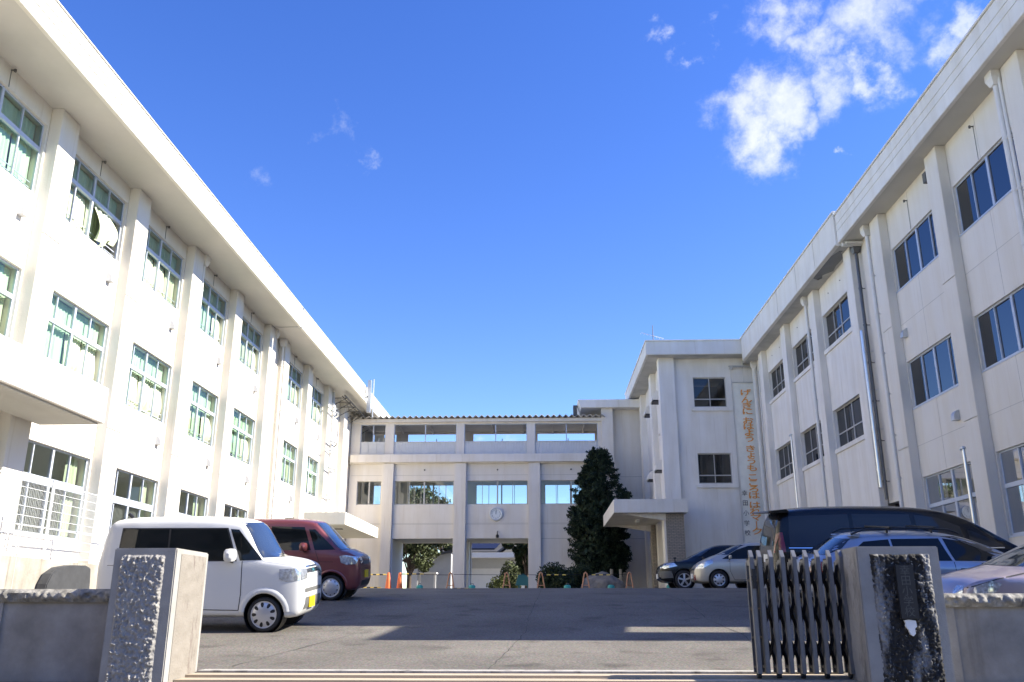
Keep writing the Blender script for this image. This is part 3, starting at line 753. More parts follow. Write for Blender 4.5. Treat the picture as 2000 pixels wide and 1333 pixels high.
for (a, b_, z0, z1) in wh[:4]:
    w = window(OW, FW, a, b_, z0, z1, d=-.12, cols=2, metal='alu_old', glass='glass_dark', thick_mid=False)
    s = MB(); FW.box(s, a - .12, b_ + .12, .0, .12, z0 - .22, z0 - .08); OW.part('sill', s, 'wall_old', parent=w)
    # arched awning hood
    h = MB(); n_ = 9; ring = []
    for k in range(n_ + 1):
        t = math.pi / 2 * k / n_
        ring.append((.46 * math.cos(t), .55 * math.sin(t)))
    for k, (dd, zz) in enumerate(ring): h.v += [FW.P(a - .08, dd, z1 - .35 + zz), FW.P(b_ + .08, dd, z1 - .35 + zz)]
    for k in range(n_): h.f.append((2 * k, 2 * k + 1, 2 * k + 3, 2 * k + 2)); h.m.append(0)
    for s_, u in ((0, a - .08), (1, b_ + .08)):
        o_ = len(h.v); h.v.append(FW.P(u, 0, z1 - .35))
        for k in range(n_): h.f.append((o_, 2 * k + s_, 2 * k + 2 + s_)); h.m.append(0)
    o = OW.part('window_hood', h, 'wall_old', parent=w)
    o.modifiers.new('thickness', 'SOLIDIFY').thickness = .03
    s = MB(); FW.box(s, a - .06, b_ + .06, .02, .42, z1 - .40, z1 - .36); OW.part('hood_lip', s, 'black', parent=w)
for q_ in ((6.25, 7.06, 44.98, 45.199), (6.25, 6.499, 45.2, 45.7), (6.2, 6.499, 48.3, 49.2), (6.2, 6.499, 53.4, 54.5)):
    mb = MB(); mb.box(*q_, .3, 12.8); OW.part('pilaster', mb, 'wall_old')
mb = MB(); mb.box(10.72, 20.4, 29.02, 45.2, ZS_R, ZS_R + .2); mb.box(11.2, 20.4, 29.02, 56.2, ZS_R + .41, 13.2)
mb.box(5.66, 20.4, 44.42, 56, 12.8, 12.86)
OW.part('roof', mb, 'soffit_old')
mb = MB(); mb.box(10.54, 10.715, 29.02, 44.30, ZS_R - .04, 13.6); mb.box(10.50, 10.8, 29.02, 44.35, 13.602, 13.68)
for y in (31.5, 34, 37): mb.box(10.536, 10.539, y, y + .015, ZS_R, 13.6, 1)
mb.box(10.54, 10.715, 29.01, 29.019, ZS_R - .1, 13.7)
mb.box(5.54, 10.75, 44.30, 44.42, 12.80, 13.52); mb.box(5.54, 5.66, 44.421, 56.4, 12.80, 13.52)
mb.box(5.50, 10.70, 44.26, 44.46, 13.522, 13.60); mb.box(5.50, 5.70, 44.461, 56.4, 13.522, 13.60)
OW.part('fascia', mb, ['fascia_old', 'joint'], bevel=.01)
# stained patch on the soffit where the plaster has failed
mb = MB(); P = [(10.95 + .3 * noise.noise(Vector((k * .7, 0, 0))) + .28 * math.cos(k * math.pi / 9), 31.2 + 1.5 * math.sin(k * math.pi / 9) + .4 * noise.noise(Vector((0, k, 0)))) for k in range(18)]
mb.prism([(min(max(x, 10.75), 11.3), y) for x, y in P], 2, ZS_R - .006, ZS_R - .001); OW.part('soffit_patch', mb, 'pipe_dark')
# porch canopy and brick piers
mb = MB(); mb.box(3.42, 6.95, 42.5, 44.9, 4.40, 5.04); mb.box(3.42, 6.19, 44.901, 50.2, 4.40, 5.04); OW.part('canopy', mb, 'fascia_old', bevel=.012)
for q_ in ((43.0, 43.3), (49.2, 49.5)):
    mb = MB(); mb.prism([(3.9, 4.38), (6.1, 4.05), (6.1, 4.399), (3.9, 4.399)], 1, *q_); OW.part('canopy_beam', mb, 'wall_old')
mb = MB(); mb.tube([(4.9, 45.6, 4.33), (4.9, 46.2, 4.33)], .09, 10); OW.part('canopy_light', mb, 'white_paint')
for (a, b_) in ((42.9, 43.9), (48.9, 49.7)):
    mb = MB(); mb.box(5.95, 6.8 if a < 44 else 6.18, a, b_, .3, 4.39); OW.part('pier', mb, 'brick', bevel=.01)
mb = MB(); mb.box(5.86, 5.94, 43.0, 43.9, .7, 4.1); OW.part('pier_board', mb, 'wall_old')

# banner rail on the stair block
AN = Thing('antenna', (6.3, 47, 13.5), 'thin rooftop television antenna above the stair block', 'antenna')
mb = MB(); mb.tube([(6.3, 47, 12.86), (6.3, 47, 15.3)], [.05, .02], 6); AN.part('mast', mb, 'trim_grey')
mb = MB(); mb.tube([(5.7, 47, 14.85), (6.9, 47, 14.5)], .016, 5)
for k in range(8): x = 5.65 + k * .17; z = 14.84 - k * .05; mb.tube([(x, 46.8, z), (x, 47.2, z)], .007, 4)
AN.part('boom', mb, 'galv')

# ================================================================== BRIDGE BUILDING
BR = Thing('school_building', (-4, 57, .7), 'shaded connecting block across the courtyard with clock, open ground arches and corrugated roof', 'school building')
FB = Fac('S', 54.72); FBb = Fac('N', 59.0)
bc = [(-10.02, -9.36), (-5.52, -4.78), (-.88, -.14), (3.78, 4.55)]
wz = (6.20, 7.68)
bw = [(-11.68, -10.15), (-9.30, -5.56), (-4.72, -.92), (-.10, 3.70)]
oph = [(-9.30, -5.56, .2, 4.13), (-4.72, -.92, .2, 4.13)]
mb = MB(); FB.wall(mb, -12.2, 4.5, .3, 8.74, [(a, b_, *wz) for a, b_ in bw] + oph, -.25, 0)
mb.box(-12.2, 4.5, 54.55, 54.98, 8.741, 9.30)
FB.wall(mb, -12.2, 4.4, 9.301, 11.62, [(-11.6, -10.0, 9.36, 11.30), (-9.45, -5.45, 9.36, 11.30), (-4.95, -.95, 9.36, 11.30), (-.45, 3.55, 9.36, 11.30)], -.2, .05)
BR.part('wall', mb, 'wall_bridge')
mb = MB(); FBb.wall(mb, -12.2, 4.5, .3, 8.74, [(a + .25, b_ - .1, 6.45, 7.98) for a, b_ in bw] + oph, -.25, 0)
FBb.wall(mb, -12.2, 4.4, 8.742, 11.62, [(-11.6, -10.0, 9.4, 11.45), (-9.2, -5.3, 9.4, 11.45), (-4.7, -.8, 9.4, 11.45), (-.3, 3.6, 9.4, 11.45)], -.2, 0)
BR.part('rear_wall', mb, 'wall_bridge')
mb = MB(); mb.box(-12.2, 4.5, 54.98, 58.74, 4.15, 4.4); mb.box(-12.2, 4.5, 54.99, 58.74, 8.5, 8.74)
mb.box(-12.2, -9.3, 54.98, 58.74, .3, 4.14); mb.box(-.9, 4.4, 54.98, 58.74, .3, 4.14); mb.box(-5.5, -4.8, 57.6, 58.7, .3, 4.14)
BR.part('floor', mb, 'interior_light')
for (a, b_) in bc:
    mb = MB(); FB.box(mb, a, b_, .001, .26, .3, 8.74)
    if a > 3: FB.box(mb, a, b_ - .05, .05, .3, 8.741, 12.2)
    BR.part('pilaster', mb, 'wall_bridge', bevel=.012)
mb = MB(); FB.box(mb, -12.1, 3.77, .18, .42, 8.80, 9.30); BR.part('ledge', mb, 'wall_bridge', bevel=.012)
mb = MB()
for (a, b_) in bw:
    for z in (8.02, 5.04, 4.98) if a < 99 else (): FB.box(mb, a - .03 if a > -11 else a - .4, b_ + .02, .0, .004, z, z + .02)
FB.box(mb, -.1, 3.7, 0, .004, 4.10, 4.13)
BR.part('wall_joint', mb, 'joint')
for i, (a, b_) in enumerate(bw):
    window(BR, FB, a, b_, *wz, d=-.1, cols=2 if i == 0 else 4, metal='alu_old', fw=.04, cw=.09)
    wb = window(BR, FBb, a + .25, b_ - .1, 6.45, 7.98, d=-.1, cols=2 if i == 0 else 4, metal='alu_old', fw=.04, cw=.09)
# open upper gallery: ribbed parapet panels, windows frames
for i, (a, b_) in enumerate([(-11.6, -10.0), (-9.45, -5.45), (-4.95, -.95), (-.45, 3.55)]):
    mb = MB(); n_ = int((b_ - a) / .10); vs = []
    if i == 0:
        for k in range(3): FB.box(mb, a + k * .53, a + k * .53 + .51, -.05, -.02, 9.36, 10.14)
        FB.box(mb, a, b_, -.08, -.055, 9.36, 10.16)
    else:
        for k in range(n_ * 2 + 1):
            u = a + (b_ - a) * k / (n_ * 2); dd = -.03 if k % 2 else -.055
            mb.v += [FB.P(u, dd, 9.36), FB.P(u, dd, 10.14)]
        for k in range(n_ * 2): mb.f.append((2 * k, 2 * k + 2, 2 * k + 3, 2 * k + 1)); mb.m.append(0)
    FB.box(mb, a, b_, -.10, .0, 10.141, 10.18)
    BR.part('parapet_panel', mb, 'panel_grey')
    mb = MB(); u = (a + b_) / 2; FB.box(mb, u - .03, u + .03, -.08, -.03, 10.18, 11.3); FB.box(mb, a, b_, -.08, -.03, 11.26, 11.299); FB.box(mb, a, a + .04, -.08, -.03, 10.18, 11.26); FB.box(mb, b_ - .04, b_, -.08, -.03, 10.18, 11.26)
    BR.part('window_frame', mb, 'alu')
    mb = MB(); mb.box(a + .1, b_, 58.8, 58.85, 9.4, 10.15); mb.box((a + b_) / 2 + .2, (a + b_) / 2 + .26, 58.8, 58.86, 10.151, 11.1)
    BR.part('rear_parapet', mb, 'panel_grey')
mb = MB(); mb.box(-11.2, -10.55, 57.2, 57.26, 9.3, 11.1); mb.tube([(-10.95, 56, 9.3), (-10.6, 55.8, 10.6)], .09); mb.tube([(-10.3, 56, 9.3), (-10.3, 55.8, 10.65)], .07)
BR.part('stored_panel', mb, 'white_paint')
# corrugated roof sheet
mb = MB(); n_ = 170
for k in range(n_ + 1):
    x = -12.2 + 16.2 * k / n_; z = .085 * math.cos(k * math.pi * 2 / 4.0)
    mb.v += [(x, 54.2, 11.70 + z), (x, 59.4, 11.86 + z)]
for k in range(n_): mb.f.append((2 * k, 2 * k + 2, 2 * k + 3, 2 * k + 1)); mb.m.append(0)
o = BR.part('roof', mb, 'sheet_roof', smooth=True); o.modifiers.new('thickness', 'SOLIDIFY').thickness = .03
mb = MB(); mb.box(-12.1, 3.9, 54.45, 54.66, 11.40, 11.60)
for k in range(8): mb.box(-11.6 + k * 2.05, -11.5 + k * 2.05, 54.9, 59, 11.45, 11.60)
mb.box(-12.1, 3.9, 54.67, 59, 11.601, 11.62)
BR.part('roof_beam', mb, 'wall_bridge')
for k, (a, b_) in enumerate(bw[1:]):
    u = (a + b_) / 2; mb = MB(); mb.tube([FB.P(u, 0, 8.37), FB.P(u, .05, 8.35)], .05, 8); BR.part('hook', mb, 'trim_grey')
# wall between bridge and stair block, slightly higher, own roof
mb = MB(); mb.box(4.5, 6.5, 55.0, 59, .3, 12.2); mb.box(3.9, 4.5, 55.2, 59, 11.0, 12.2)
for z in (4.1, 7.9): mb.box(4.55, 6.3, 54.995, 54.999, z, z + .03, 1)
BR.part('end_wall', mb, ['wall_bridge', 'joint'])
mb = MB(); mb.prism([(2.5, 12.18), (6.4, 12.18), (6.4, 12.7), (2.3, 12.7)], 1, 54.1, 59.5)
BR.part('end_roof', mb, 'fascia_old', bevel=.01)
mb = MB(); mb.box(2.05, 2.3, 55.5, 56.0, 12.0, 12.65); mb.tube([(2.1, 55.6, 11.8), (2.1, 55.6, 12.5), (2.4, 55.6, 12.6)], .06); BR.part('duct', mb, 'trim_grey')

# clock
CK = Thing('wall_clock', (-2.9, 54.7, 5.6), 'round white clock with grey numerals on the connecting block', 'clock')
mb = MB(); mb.lathe([(0, -.04), (.34, -.04), (.34, -.041)], (-2.9, 54.6, 5.6), (0, -1, 0), 40); mb.lathe([(.0, .07), (.34, .07)], (-2.9, 54.7, 5.6), (0, -1, 0), 40)
CK.part('face', mb, 'clock_face')
mb = MB(); mb.lathe([(.34, 0), (.41, 0), (.41, .10), (.36, .11), (.33, .072)], (-2.9, 54.7, 5.6), (0, -1, 0), 40); CK.part('rim', mb, 'clock_rim', smooth=True)
def textmesh(body, size, bold=0.0):
    cu = bpy.data.curves.new('t', 'FONT'); cu.body = body; cu.size = size; cu.align_x = 'CENTER'; cu.align_y = 'CENTER'; cu.resolution_u = 2; cu.offset = size * bold
    o = bpy.data.objects.new('t', cu); C.objects.link(o)
    dg = bpy.context.evaluated_depsgraph_get(); me = bpy.data.meshes.new_from_object(o.evaluated_get(dg))
    vs = [v.co.copy() for v in me.vertices]; fs = [tuple(p.vertices) for p in me.polygons]
    bpy.data.objects.remove(o); bpy.data.curves.remove(cu); bpy.data.meshes.remove(me)
    return vs, fs
def text_on(mb, body, cx_, cz, size, y, sx=1.0, sz=1.0, bold=0.0, rot=0):
    vs, fs = textmesh(body, size, bold)
    if not vs: return
    xs = [v.x for v in vs]; ys = [v.y for v in vs]; mx_, my_ = (min(xs) + max(xs)) / 2, (min(ys) + max(ys)) / 2
    ca, sa = math.cos(rot), math.sin(rot)
    mb.add([(cx_ + ((v.x - mx_) * ca - (v.y - my_) * sa) * sx, y, cz + ((v.x - mx_) * sa + (v.y - my_) * ca) * sz) for v in vs], fs)
mb = MB()
for k in range(1, 13):
    a = math.pi / 2 - k * math.pi / 6; text_on(mb, str(k), -2.9 + .255 * math.cos(a), 5.6 + .255 * math.sin(a), .13, 54.622)
CK.part('numeral', mb, 'ink_grey')
mb = MB(); mb.prism([(-2.915, 5.58), (-2.885, 5.58), (-2.88, 5.77), (-2.9, 5.80), (-2.92, 5.77)], 1, 54.612, 54.618); CK.part('hour_hand', mb, 'ink_grey')
mb = MB(); mb.prism([(-2.91, 5.57), (-2.89, 5.57), (-2.865, 5.84), (-2.88, 5.84)], 1, 54.604, 54.610); CK.part('minute_hand', mb, 'ink_grey')
LP = Thing('wall_lamp', (-2.8, 54.6, 4.2), 'small dark lamp under the clock at the top of the ground opening', 'lamp')
mb = MB(); mb.tube([(-2.8, 54.7, 4.55), (-2.8, 54.45, 4.5), (-2.8, 54.45, 4.3)], .03, 6); LP.part('arm', mb, 'trim_grey')
mb = MB(); mb.lathe([(.03, 0), (.09, -.05), (.10, -.2), (.0, -.24)], (-2.8, 54.45, 4.36), (0, 0, 1), 12); LP.part('shade', mb, 'black')

# banner
BN = Thing('banner', (10.6, 45.05, 3.0), 'tall cream cloth banner with orange Japanese writing hung on the stair block', 'banner')
def bx(z): return 10.62 - (11.46 - z) * .0   # straight hang
mb = MB(); nu, nv = 8, 40
for j in range(nv + 1):
    z = 11.40 - 8.5 * j / nv
    for i in range(nu + 1):
        x = 10.13 + 1.10 * i / nu
        mb.v.append((x, 45.06 - .012 * math.sin(j * .5 + i * .9) - .012 * noise.noise(Vector((x * 2, z, 0))), z))
for j in range(nv):
    for i in range(nu): a = j * (nu + 1) + i; mb.f.append((a, a + 1, a + nu + 2, a + nu + 1)); mb.m.append(0)
BN.part('cloth', mb, 'banner', smooth=True)
mb = MB()
chars = [('げ', 10.88), ('ん', 10.50), ('き', 10.18), ('に', 9.86), ('お', 9.38), ('は', 9.06), ('よ', 8.74), ('う', 8.42), ('き', 7.90), ('ょ', 7.56), ('う', 7.25), ('も', 6.90), ('こ', 6.42), ('こ', 6.12), ('ろ', 5.82), ('は', 5.50), ('は', 5.02), ('れ', 4.70), ('マ', 4.38), ('ー', 4.05), ('ク', 3.72)]
for ch, z in chars: text_on(mb, ch, 10.76, z, .50, 45.022, bold=.014, sx=1.25 if ch != 'ー' else .8, sz=.78 if ch != 'ー' else .8, rot=math.pi / 2 if ch == 'ー' else 0)
BN.part('lettering', mb, 'ink_orange')
mb = MB()
for ch, z in zip('幸田小学校', (5.62, 5.12, 4.62, 4.12, 3.64)): text_on(mb, ch, 10.28, z, .30, 45.022)
BN.part('lettering', mb, 'ink_black', label='small black school name lettering')
mb = MB(); mb.box(10.08, 11.28, 45.0, 45.06, 11.40, 11.45); mb.box(9.95, 11.35, 44.95, 45.05, 12.28, 12.34); mb.box(10.0, 10.12, 44.93, 45.06, 12.15, 12.28); mb.box(11.12, 11.24, 44.93, 45.06, 12.15, 12.28)
mb.tube([(10.68, 45.0, 11.42), (10.68, 45.0, 12.3)], .008, 4)
for x in (10.05, 11.27):
    for z in (11.4, 3.0): mb.tube([(x, 45.12, z), (x, 45.02, z)], .012, 4)
    mb.tube([(x, 45.05, 12.2), (x, 45.05, 3.0)], .01, 4)
BN.part('rail', mb, 'alu_old')

# ================================================================== flagpoles
def pole(x, y, h, r, label, m='steel'):
    z0 = gz(y); T = Thing('flagpole', (x, y, z0), label, 'pole', local=True)
    mb = MB(); mb.tube([(0, 0, 0), (0, 0, h)], [r, r * .75], 12); T.part('shaft', mb, m, smooth=True)
    mb = MB(); mb.lathe([(0, h + .05), (r * 1.2, h + .03), (r * 1.3, h - .02), (r * .8, h - .03)], (0, 0, 0), (0, 0, 1), 12); mb.box(-.09, .02, -.02, .02, h - .06, h - .02); T.part('cap', mb, 'galv')
pole(10.2, 21.3, 3.72 - gz(21.3), .05, 'bright steel pole in front of the near right wing, beside the pilaster')
pole(10.2, 35.6, 6.80 - gz(35.6), .045, 'thin pale pole before the older right wing, above the black minivan')
mb = MB(); mb.tube([(9.75, 17.5, gz(17.5)), (9.75, 17.5, 1.95)], .03, 8); mb.box(9.68, 9.82, 17.44, 17.56, 1.95, 2.05)
single('pole', mb, 'trim_grey', 'short dark pole at the right picture edge, above the mauve car', 'pole')

# ================================================================== gateposts and front walls
def rough_panel(mb, F, u0, u1, z0, z1, d0, amp, step=.02, seed=0, mi=0, coarse=6.0):
    nu = int((u1 - u0) / step); nv = int((z1 - z0) / step); base = len(mb.v)
    for j in range(nv + 1):
        for i in range(nu + 1):
            u = u0 + (u1 - u0) * i / nu; z = z0 + (z1 - z0) * j / nv
            e = min(i, nu - i, j, nv - j) / 3.0; e = min(1, e)
            v_ = Vector((u * coarse + seed, z * coarse, seed))
            n_ = .55 * noise.noise(v_) + .45 * noise.noise(v_ * 2.3) + .45 * noise.voronoi(v_ * 2.0)[0][0] + .18 * noise.noise(v_ * 6)
            mb.v.append(F.P(u, d0 + (n_ + .35) * amp * e, z))
    for j in range(nv):
        for i in range(nu):
            a = base + j * (nu + 1) + i; mb.f.append((a, a + 1, a + nu + 2, a + nu + 1)); mb.m.append(mi)
GPz = -.78
LG = Thing('gatepost', (-4.15, 9.6, GPz), 'grey rough-faced stone gatepost left of the drive, before the white van', 'gatepost', 'stone gateposts')
F1 = Fac('S', 9.2)
mb = MB(); mb.box(-4.48, -3.82, 9.2, 10.1, GPz, .605); LG.part('block', mb, 'stone_smooth', bevel=.012)
mb = MB(); rough_panel(mb, F1, -4.41, -3.93, GPz, .54, -.004, .034, .009, 1, coarse=22); LG.part('rough_face', mb, 'stone', smooth=True, angle=60)
mb = MB(); rough_panel(mb, Fac('E', -3.82), 9.33, 10.03, GPz, .555, .004, .022, .025, 4, coarse=4); LG.part('rough_face', mb, 'stone_warm', smooth=True, label='warm sunlit side panel with a brown stain')
RG = Thing('gatepost', (3.6, 9.5, GPz), 'black-stained stone gatepost with a dark nameplate, right of the folding gate', 'gatepost', 'stone gateposts')
mb = MB(); mb.box(3.18, 4.0, 9.2, 9.88, GPz, .605); RG.part('block', mb, 'stone_smooth', bevel=.01)
mb = MB(); rough_panel(mb, F1, 3.30, 3.91, GPz, .535, -.006, .034, .009, 9, coarse=20); RG.part('rough_face', mb, 'stone_stained', smooth=True, angle=60)
mb = MB(); rough_panel(mb, Fac('W', 3.18), 9.28, 9.80, GPz, .545, .003, .015, .03, 5); RG.part('rough_face', mb, 'stone_side', smooth=True)
mb = MB(); F1.box(mb, 3.52, 3.70, .03, .075, -.10, .42); NP = RG.part('nameplate', mb, 'black', bevel=.006)
mb = MB()
for i, ch in enumerate('幸田小学校'): text_on(mb, ch, 3.61, .365 - i * .098, .105, 9.1225)
RG.part('lettering', mb, 'letter_dark', parent=NP)
mb = MB()
P = [(3.555, -.11), (3.60, -.105), (3.665, -.115), (3.67, -.17), (3.648, -.19), (3.65, -.235), (3.625, -.26), (3.60, -.245), (3.585, -.20), (3.56, -.165), (3.565, -.14)]
mb.prism(P, 1, 9.145, 9.17); RG.part('plaster_patch', mb, 'white_paint', label='white plaster patch under the nameplate')
def front_wall(x0, x1, top, label):
    T = Thing('boundary_wall', ((x0 + x1) / 2, 9.7, GPz), label, 'wall', 'front boundary walls')
    mb = MB(); mb.box(x0, x1, 9.56, 9.86, GPz, top - .15)
    x = x0
    T.part('wall', mb, 'conc_wall')
    mb = MB()
    for xx in ((x0 + .02, x0 + .22), (x1 - .16, x1 - .02)) if x0 > 0 else ((-5.95, -5.78),): mb.box(xx[0], xx[1], 9.535, 9.559, GPz, top - .15)
    T.part('pier', mb, 'conc_wall')
    mb = MB(); mb.box(x0, x1, 9.52, 9.88, top - .149, top - .02); rough_panel(mb, Fac('S', 9.52), x0, x1, top - .15, top - .015, .000, .060, .013, x0, coarse=8)
    T.part('coping', mb, 'coping', smooth=True, angle=50)
front_wall(-8.6, -4.482, .215, 'low concrete front wall with rough coping, left of the gatepost')
front_wall(4.002, 8.5, .165, 'low concrete front wall with rough coping, right of the stained gatepost')

# folding gate
AG = Thing('folding_gate', (2.7, 9.7, -.70), 'folded grey aluminium accordion gate beside the stained gatepost', 'gate')
ux = [2.19, 2.275] + [2.395 + .123 * k for k in range(7)]
for i, x in enumerate(ux):
    mb = MB(); w = .044; z0, z1 = -.64, .60
    mb.prism([(9.60, z0), (9.66, z0), (9.66, z1), (9.60, z1 - .075)], 0, x, x + w)
    mb.box(x + .004, x + w - .004, 9.80, 9.83, z0, z1 - .12); mb.box(x + .008, x + w - .008, 9.661, 9.80, z1 - .16, z1 - .10)
    AG.part('upright', mb, 'alu_gate', bevel=.003)
mb = MB()
for x in ux[1:-1]:
    for k in range(3):
        z = -.58 + k * .36
        for (za, zb, yy) in ((z, z + .36, 9.69), (z + .36, z, 9.715)):
            mb.tube([(x + .03, yy, za), (x + .03 + .123, yy, zb)], .011, 4)
            mb.tube([(x + .03, yy + .05, za), (x + .03 + .123, yy + .05, zb)], .011, 4)
for x in ux[:-1]:
    for z in (-.58, -.29, .0, .29, .50): mb.box(x + .01, x + .042, 9.661, 9.799, z - .012, z + .012)
for x in ux: mb.box(x + .014, x + .038, 9.70, 9.74, -.64, .42)
AG.part('lattice', mb, 'dark_gate')
for x in ux[::2]:
    mb = MB(); mb.lathe([(0, -.02), (.035, -.02), (.035, .02), (0, .02)], (x + .03, 9.7, -.655), (1, 0, 0), 12); AG.part('wheel', mb, 'rubber')
mb = MB(); mb.box(2.20, 2.235, 9.575, 9.599, .20, .40); mb.box(2.19, 2.24, 9.565, 9.599, .28, .33); AG.part('latch', mb, 'black')

# ================================================================== CARS
def interp(tab, x):
    if x <= tab[0][0]: return tab[0][1]
    for (a, va), (b_, vb) in zip(tab, tab[1:]):
        if x <= b_: return va + (vb - va) * (x - a) / (b_ - a) if b_ > a else vb
    return tab[-1][1]
def smooth_tab(tab, it=2):
    for _ in range(it):
        o = [tab[0]]
        for (a, va), (b_, vb) in zip(tab, tab[1:]):
            o += [(a * .75 + b_ * .25, va * .75 + vb * .25), (a * .25 + b_ * .75, va * .25 + vb * .75)]
        o.append(tab[-1]); tab = o
    return tab
def chaikin(p, it=2):
    for _ in range(it):
        o = [p[0]]
        for a, b_ in zip(p, p[1:]): o += [(a[0] * .75 + b_[0] * .25, a[1] * .75 + b_[1] * .25), (a[0] * .25 + b_[0] * .75, a[1] * .25 + b_[1] * .75)]
        o.append(p[-1]); p = o
    return p
class Car:
    """x forward, y left, z up, origin on the ground in the middle"""
    def __init__(s, name, loc, rotz, pitch, label, cat, paint, top, bot, half, belt, roofw, axles, wr, track, group='cars parked in the schoolyard'):
        s.T = Thing(name, loc, label, cat, group, rotz=rotz, local=True); s.T.o.rotation_euler = (0, pitch, rotz); s.paint = paint
        top = smooth_tab(top); bot = smooth_tab(bot, 1); half = smooth_tab(half); belt = smooth_tab(belt, 1); roofw = smooth_tab(roofw, 1)
        x0, x1 = top[0][0], top[-1][0]
        xs = sorted({round(x0 + (x1 - x0) * i / 110, 4) for i in range(111)} | {round(x0 + d, 4) for d in (.01, .02, .05)} | {round(x1 - d, 4) for d in (.01, .02, .05)})
        rings = []
        for x in xs:
            zt, zb, w, bl = interp(top, x), interp(bot, x), interp(half, x), interp(belt, x)
            zs = min(bl, zt - .05); wr_ = interp(roofw, x); k = max(0, min(1, (zt - bl) / .35)); wt = w * (1 - k) * .93 + wr_ * k if k > 0 else w * .93
            wt = min(wt, w)
            h = zs - zb
            pts = [(0, zb), (w * .80, zb), (w * .955, zb + .035 * h / .8), (w * .985, zb + .2 * h), (w, zb + .5 * h), (w * .995, zb + .8 * h), (w * .975, zs), ((w * .97 * (1 - .5) + wt * .5) if k > .2 else w * .96, zs + (zt - zs) * .35), (wt + .01, zt - min(.09, (zt - zs) * .4)), (wt - .06, zt - .012), (wt * .5, zt + .022 * min(1, w * 2)), (0, zt + .03 * min(1, w * 2))]
            pts = chaikin(pts, 2)
            rings.append([(x, -a, z) for a, z in pts] + [(x, a, z) for a, z in reversed(pts[1:-1])])
        n_ = len(rings[0]); mb = MB()
        for r in rings: mb.v += r
        for i in range(len(rings) - 1):
            for k in range(n_):
                mb.f.append((i * n_ + k, i * n_ + (k + 1) % n_, (i + 1) * n_ + (k + 1) % n_, (i + 1) * n_ + k)); mb.m.append(0)
        mb.f.append(tuple(range(n_ - 1, -1, -1))); mb.m.append(0); mb.f.append(tuple((len(rings) - 1) * n_ + k for k in range(n_))); mb.m.append(0)
        o = meshobj('body', mb, paint, (0, 0, 0), smooth=True, angle=40)
        s.bvh = BVHTree.FromPolygons([Vector(v) for v in mb.v], mb.f)
        s.hw = max(v for _, v in half)
        # wheel arches cut with a boolean
        cut = MB()
        for ax in axles:
            for sy in (-1, 1):
                cut.lathe([(0, 0), (wr + .055, 0), (wr + .055, .32), (0, .32)], (ax, sy * (s.hw + .06), wr + .01), (0, -sy, 0), 36)
        co = meshobj('cut', cut, 'black', (0, 0, 0)); md = o.modifiers.new('b', 'BOOLEAN'); md.operation = 'DIFFERENCE'; md.object = co; md.solver = 'EXACT'
        dg = bpy.context.evaluated_depsgraph_get(); me = bpy.data.meshes.new_from_object(o.evaluated_get(dg)); o.modifiers.clear()
        if len(me.polygons) > 500: 
            o.data = me
        if len(o.data.materials) < 2: o.data.materials.append(MATS['black'])
        bm = bmesh.new(); bm.from_mesh(o.data)
        for f_ in bm.faces:
            c = f_.calc_center_median(); f_.smooth = True
            for ax in axles:
                if math.hypot(c.x - ax, c.z - wr - .01) < wr + .053 and abs(c.y) < s.hw - .012: f_.material_index = 1
            
        for e in bm.edges:
            if len(e.link_faces) == 2 and (e.calc_face_angle(0) > R(38) or e.link_faces[0].material_index != e.link_faces[1].material_index): e.smooth = False
        bm.to_mesh(o.data); bm.free(); bpy.data.objects.remove(co)
        o.parent = s.T.o; s.body = o; s.ax, s.wr = axles, wr
        # arch lining
        for ax in axles:
            for sy in (-1, 1):
                m2 = MB(); m2.lathe([(wr + .050, 0), (wr + .050, .26), (0, .26)], (ax, sy * (s.hw - .03), wr + .01), (0, -sy, 0), 30)
                # keep above sill only
                s.T.part('wheel_liner', m2, 'black', parent=o)
    def cast(s, p, d, off):
        h = s.bvh.ray_cast(Vector(p), Vector(d))
        if h[0] is None: return None
        nrm = h[1]
        if nrm.dot(Vector(d)) > 0: nrm = -nrm
        return h[0] + nrm * off
    def panel(s, name, poly, view, m, off=.004, step=.045, parent=None, thick=.0, label=None):
        """polygon given in the view's 2D plane, laid on the body. view 'R' (y<0 side), 'L', 'F', 'B', 'T'"""
        bm = bmesh.new(); vs = [bm.verts.new((a, b_, 0)) for a, b_ in poly]; bm.faces.new(vs)
        xs = [p[0] for p in poly]; ys = [p[1] for p in poly]
        for lo, hi, ax in ((min(xs), max(xs), 0), (min(ys), max(ys), 1)):
            k = int((hi - lo) / step)
            for i in range(1, k + 1):
                c = lo + (hi - lo) * i / (k + 1)
                bmesh.ops.bisect_plane(bm, geom=bm.verts[:] + bm.edges[:] + bm.faces[:], plane_co=(c, 0, 0) if ax == 0 else (0, c, 0), plane_no=(1, 0, 0) if ax == 0 else (0, 1, 0))
        bad = []
        for v in bm.verts:
            a, b_ = v.co.x, v.co.y
            p, d = {'R': ((a, -3, b_), (0, 1, 0)), 'L': ((a, 3, b_), (0, -1, 0)), 'F': ((5, a, b_), (-1, 0, 0)), 'B': ((-5, a, b_), (1, 0, 0)), 'T': ((a, b_, 4), (0, 0, -1))}[view]
            q = s.cast(p, d, off)
            if q is None: bad.append(v)
            else: v.co = q
        if bad: bmesh.ops.delete(bm, geom=bad, context='VERTS')
        for f_ in bm.faces: f_.smooth = True
        if len(bm.faces) == 0: bm.free(); return None
        me = bpy.data.meshes.new(name); bm.to_mesh(me); bm.free(); me.materials.append(MATS[m])
        o = bpy.data.objects.new(name, me); C.objects.link(o); o.parent = parent or s.T.o
        if label: o['label'] = label
        return o
    def both(s, name, poly, m, **k):
        r = s.panel(name, poly, 'R', m, **k); s.panel(name, poly, 'L', m, **k); return r
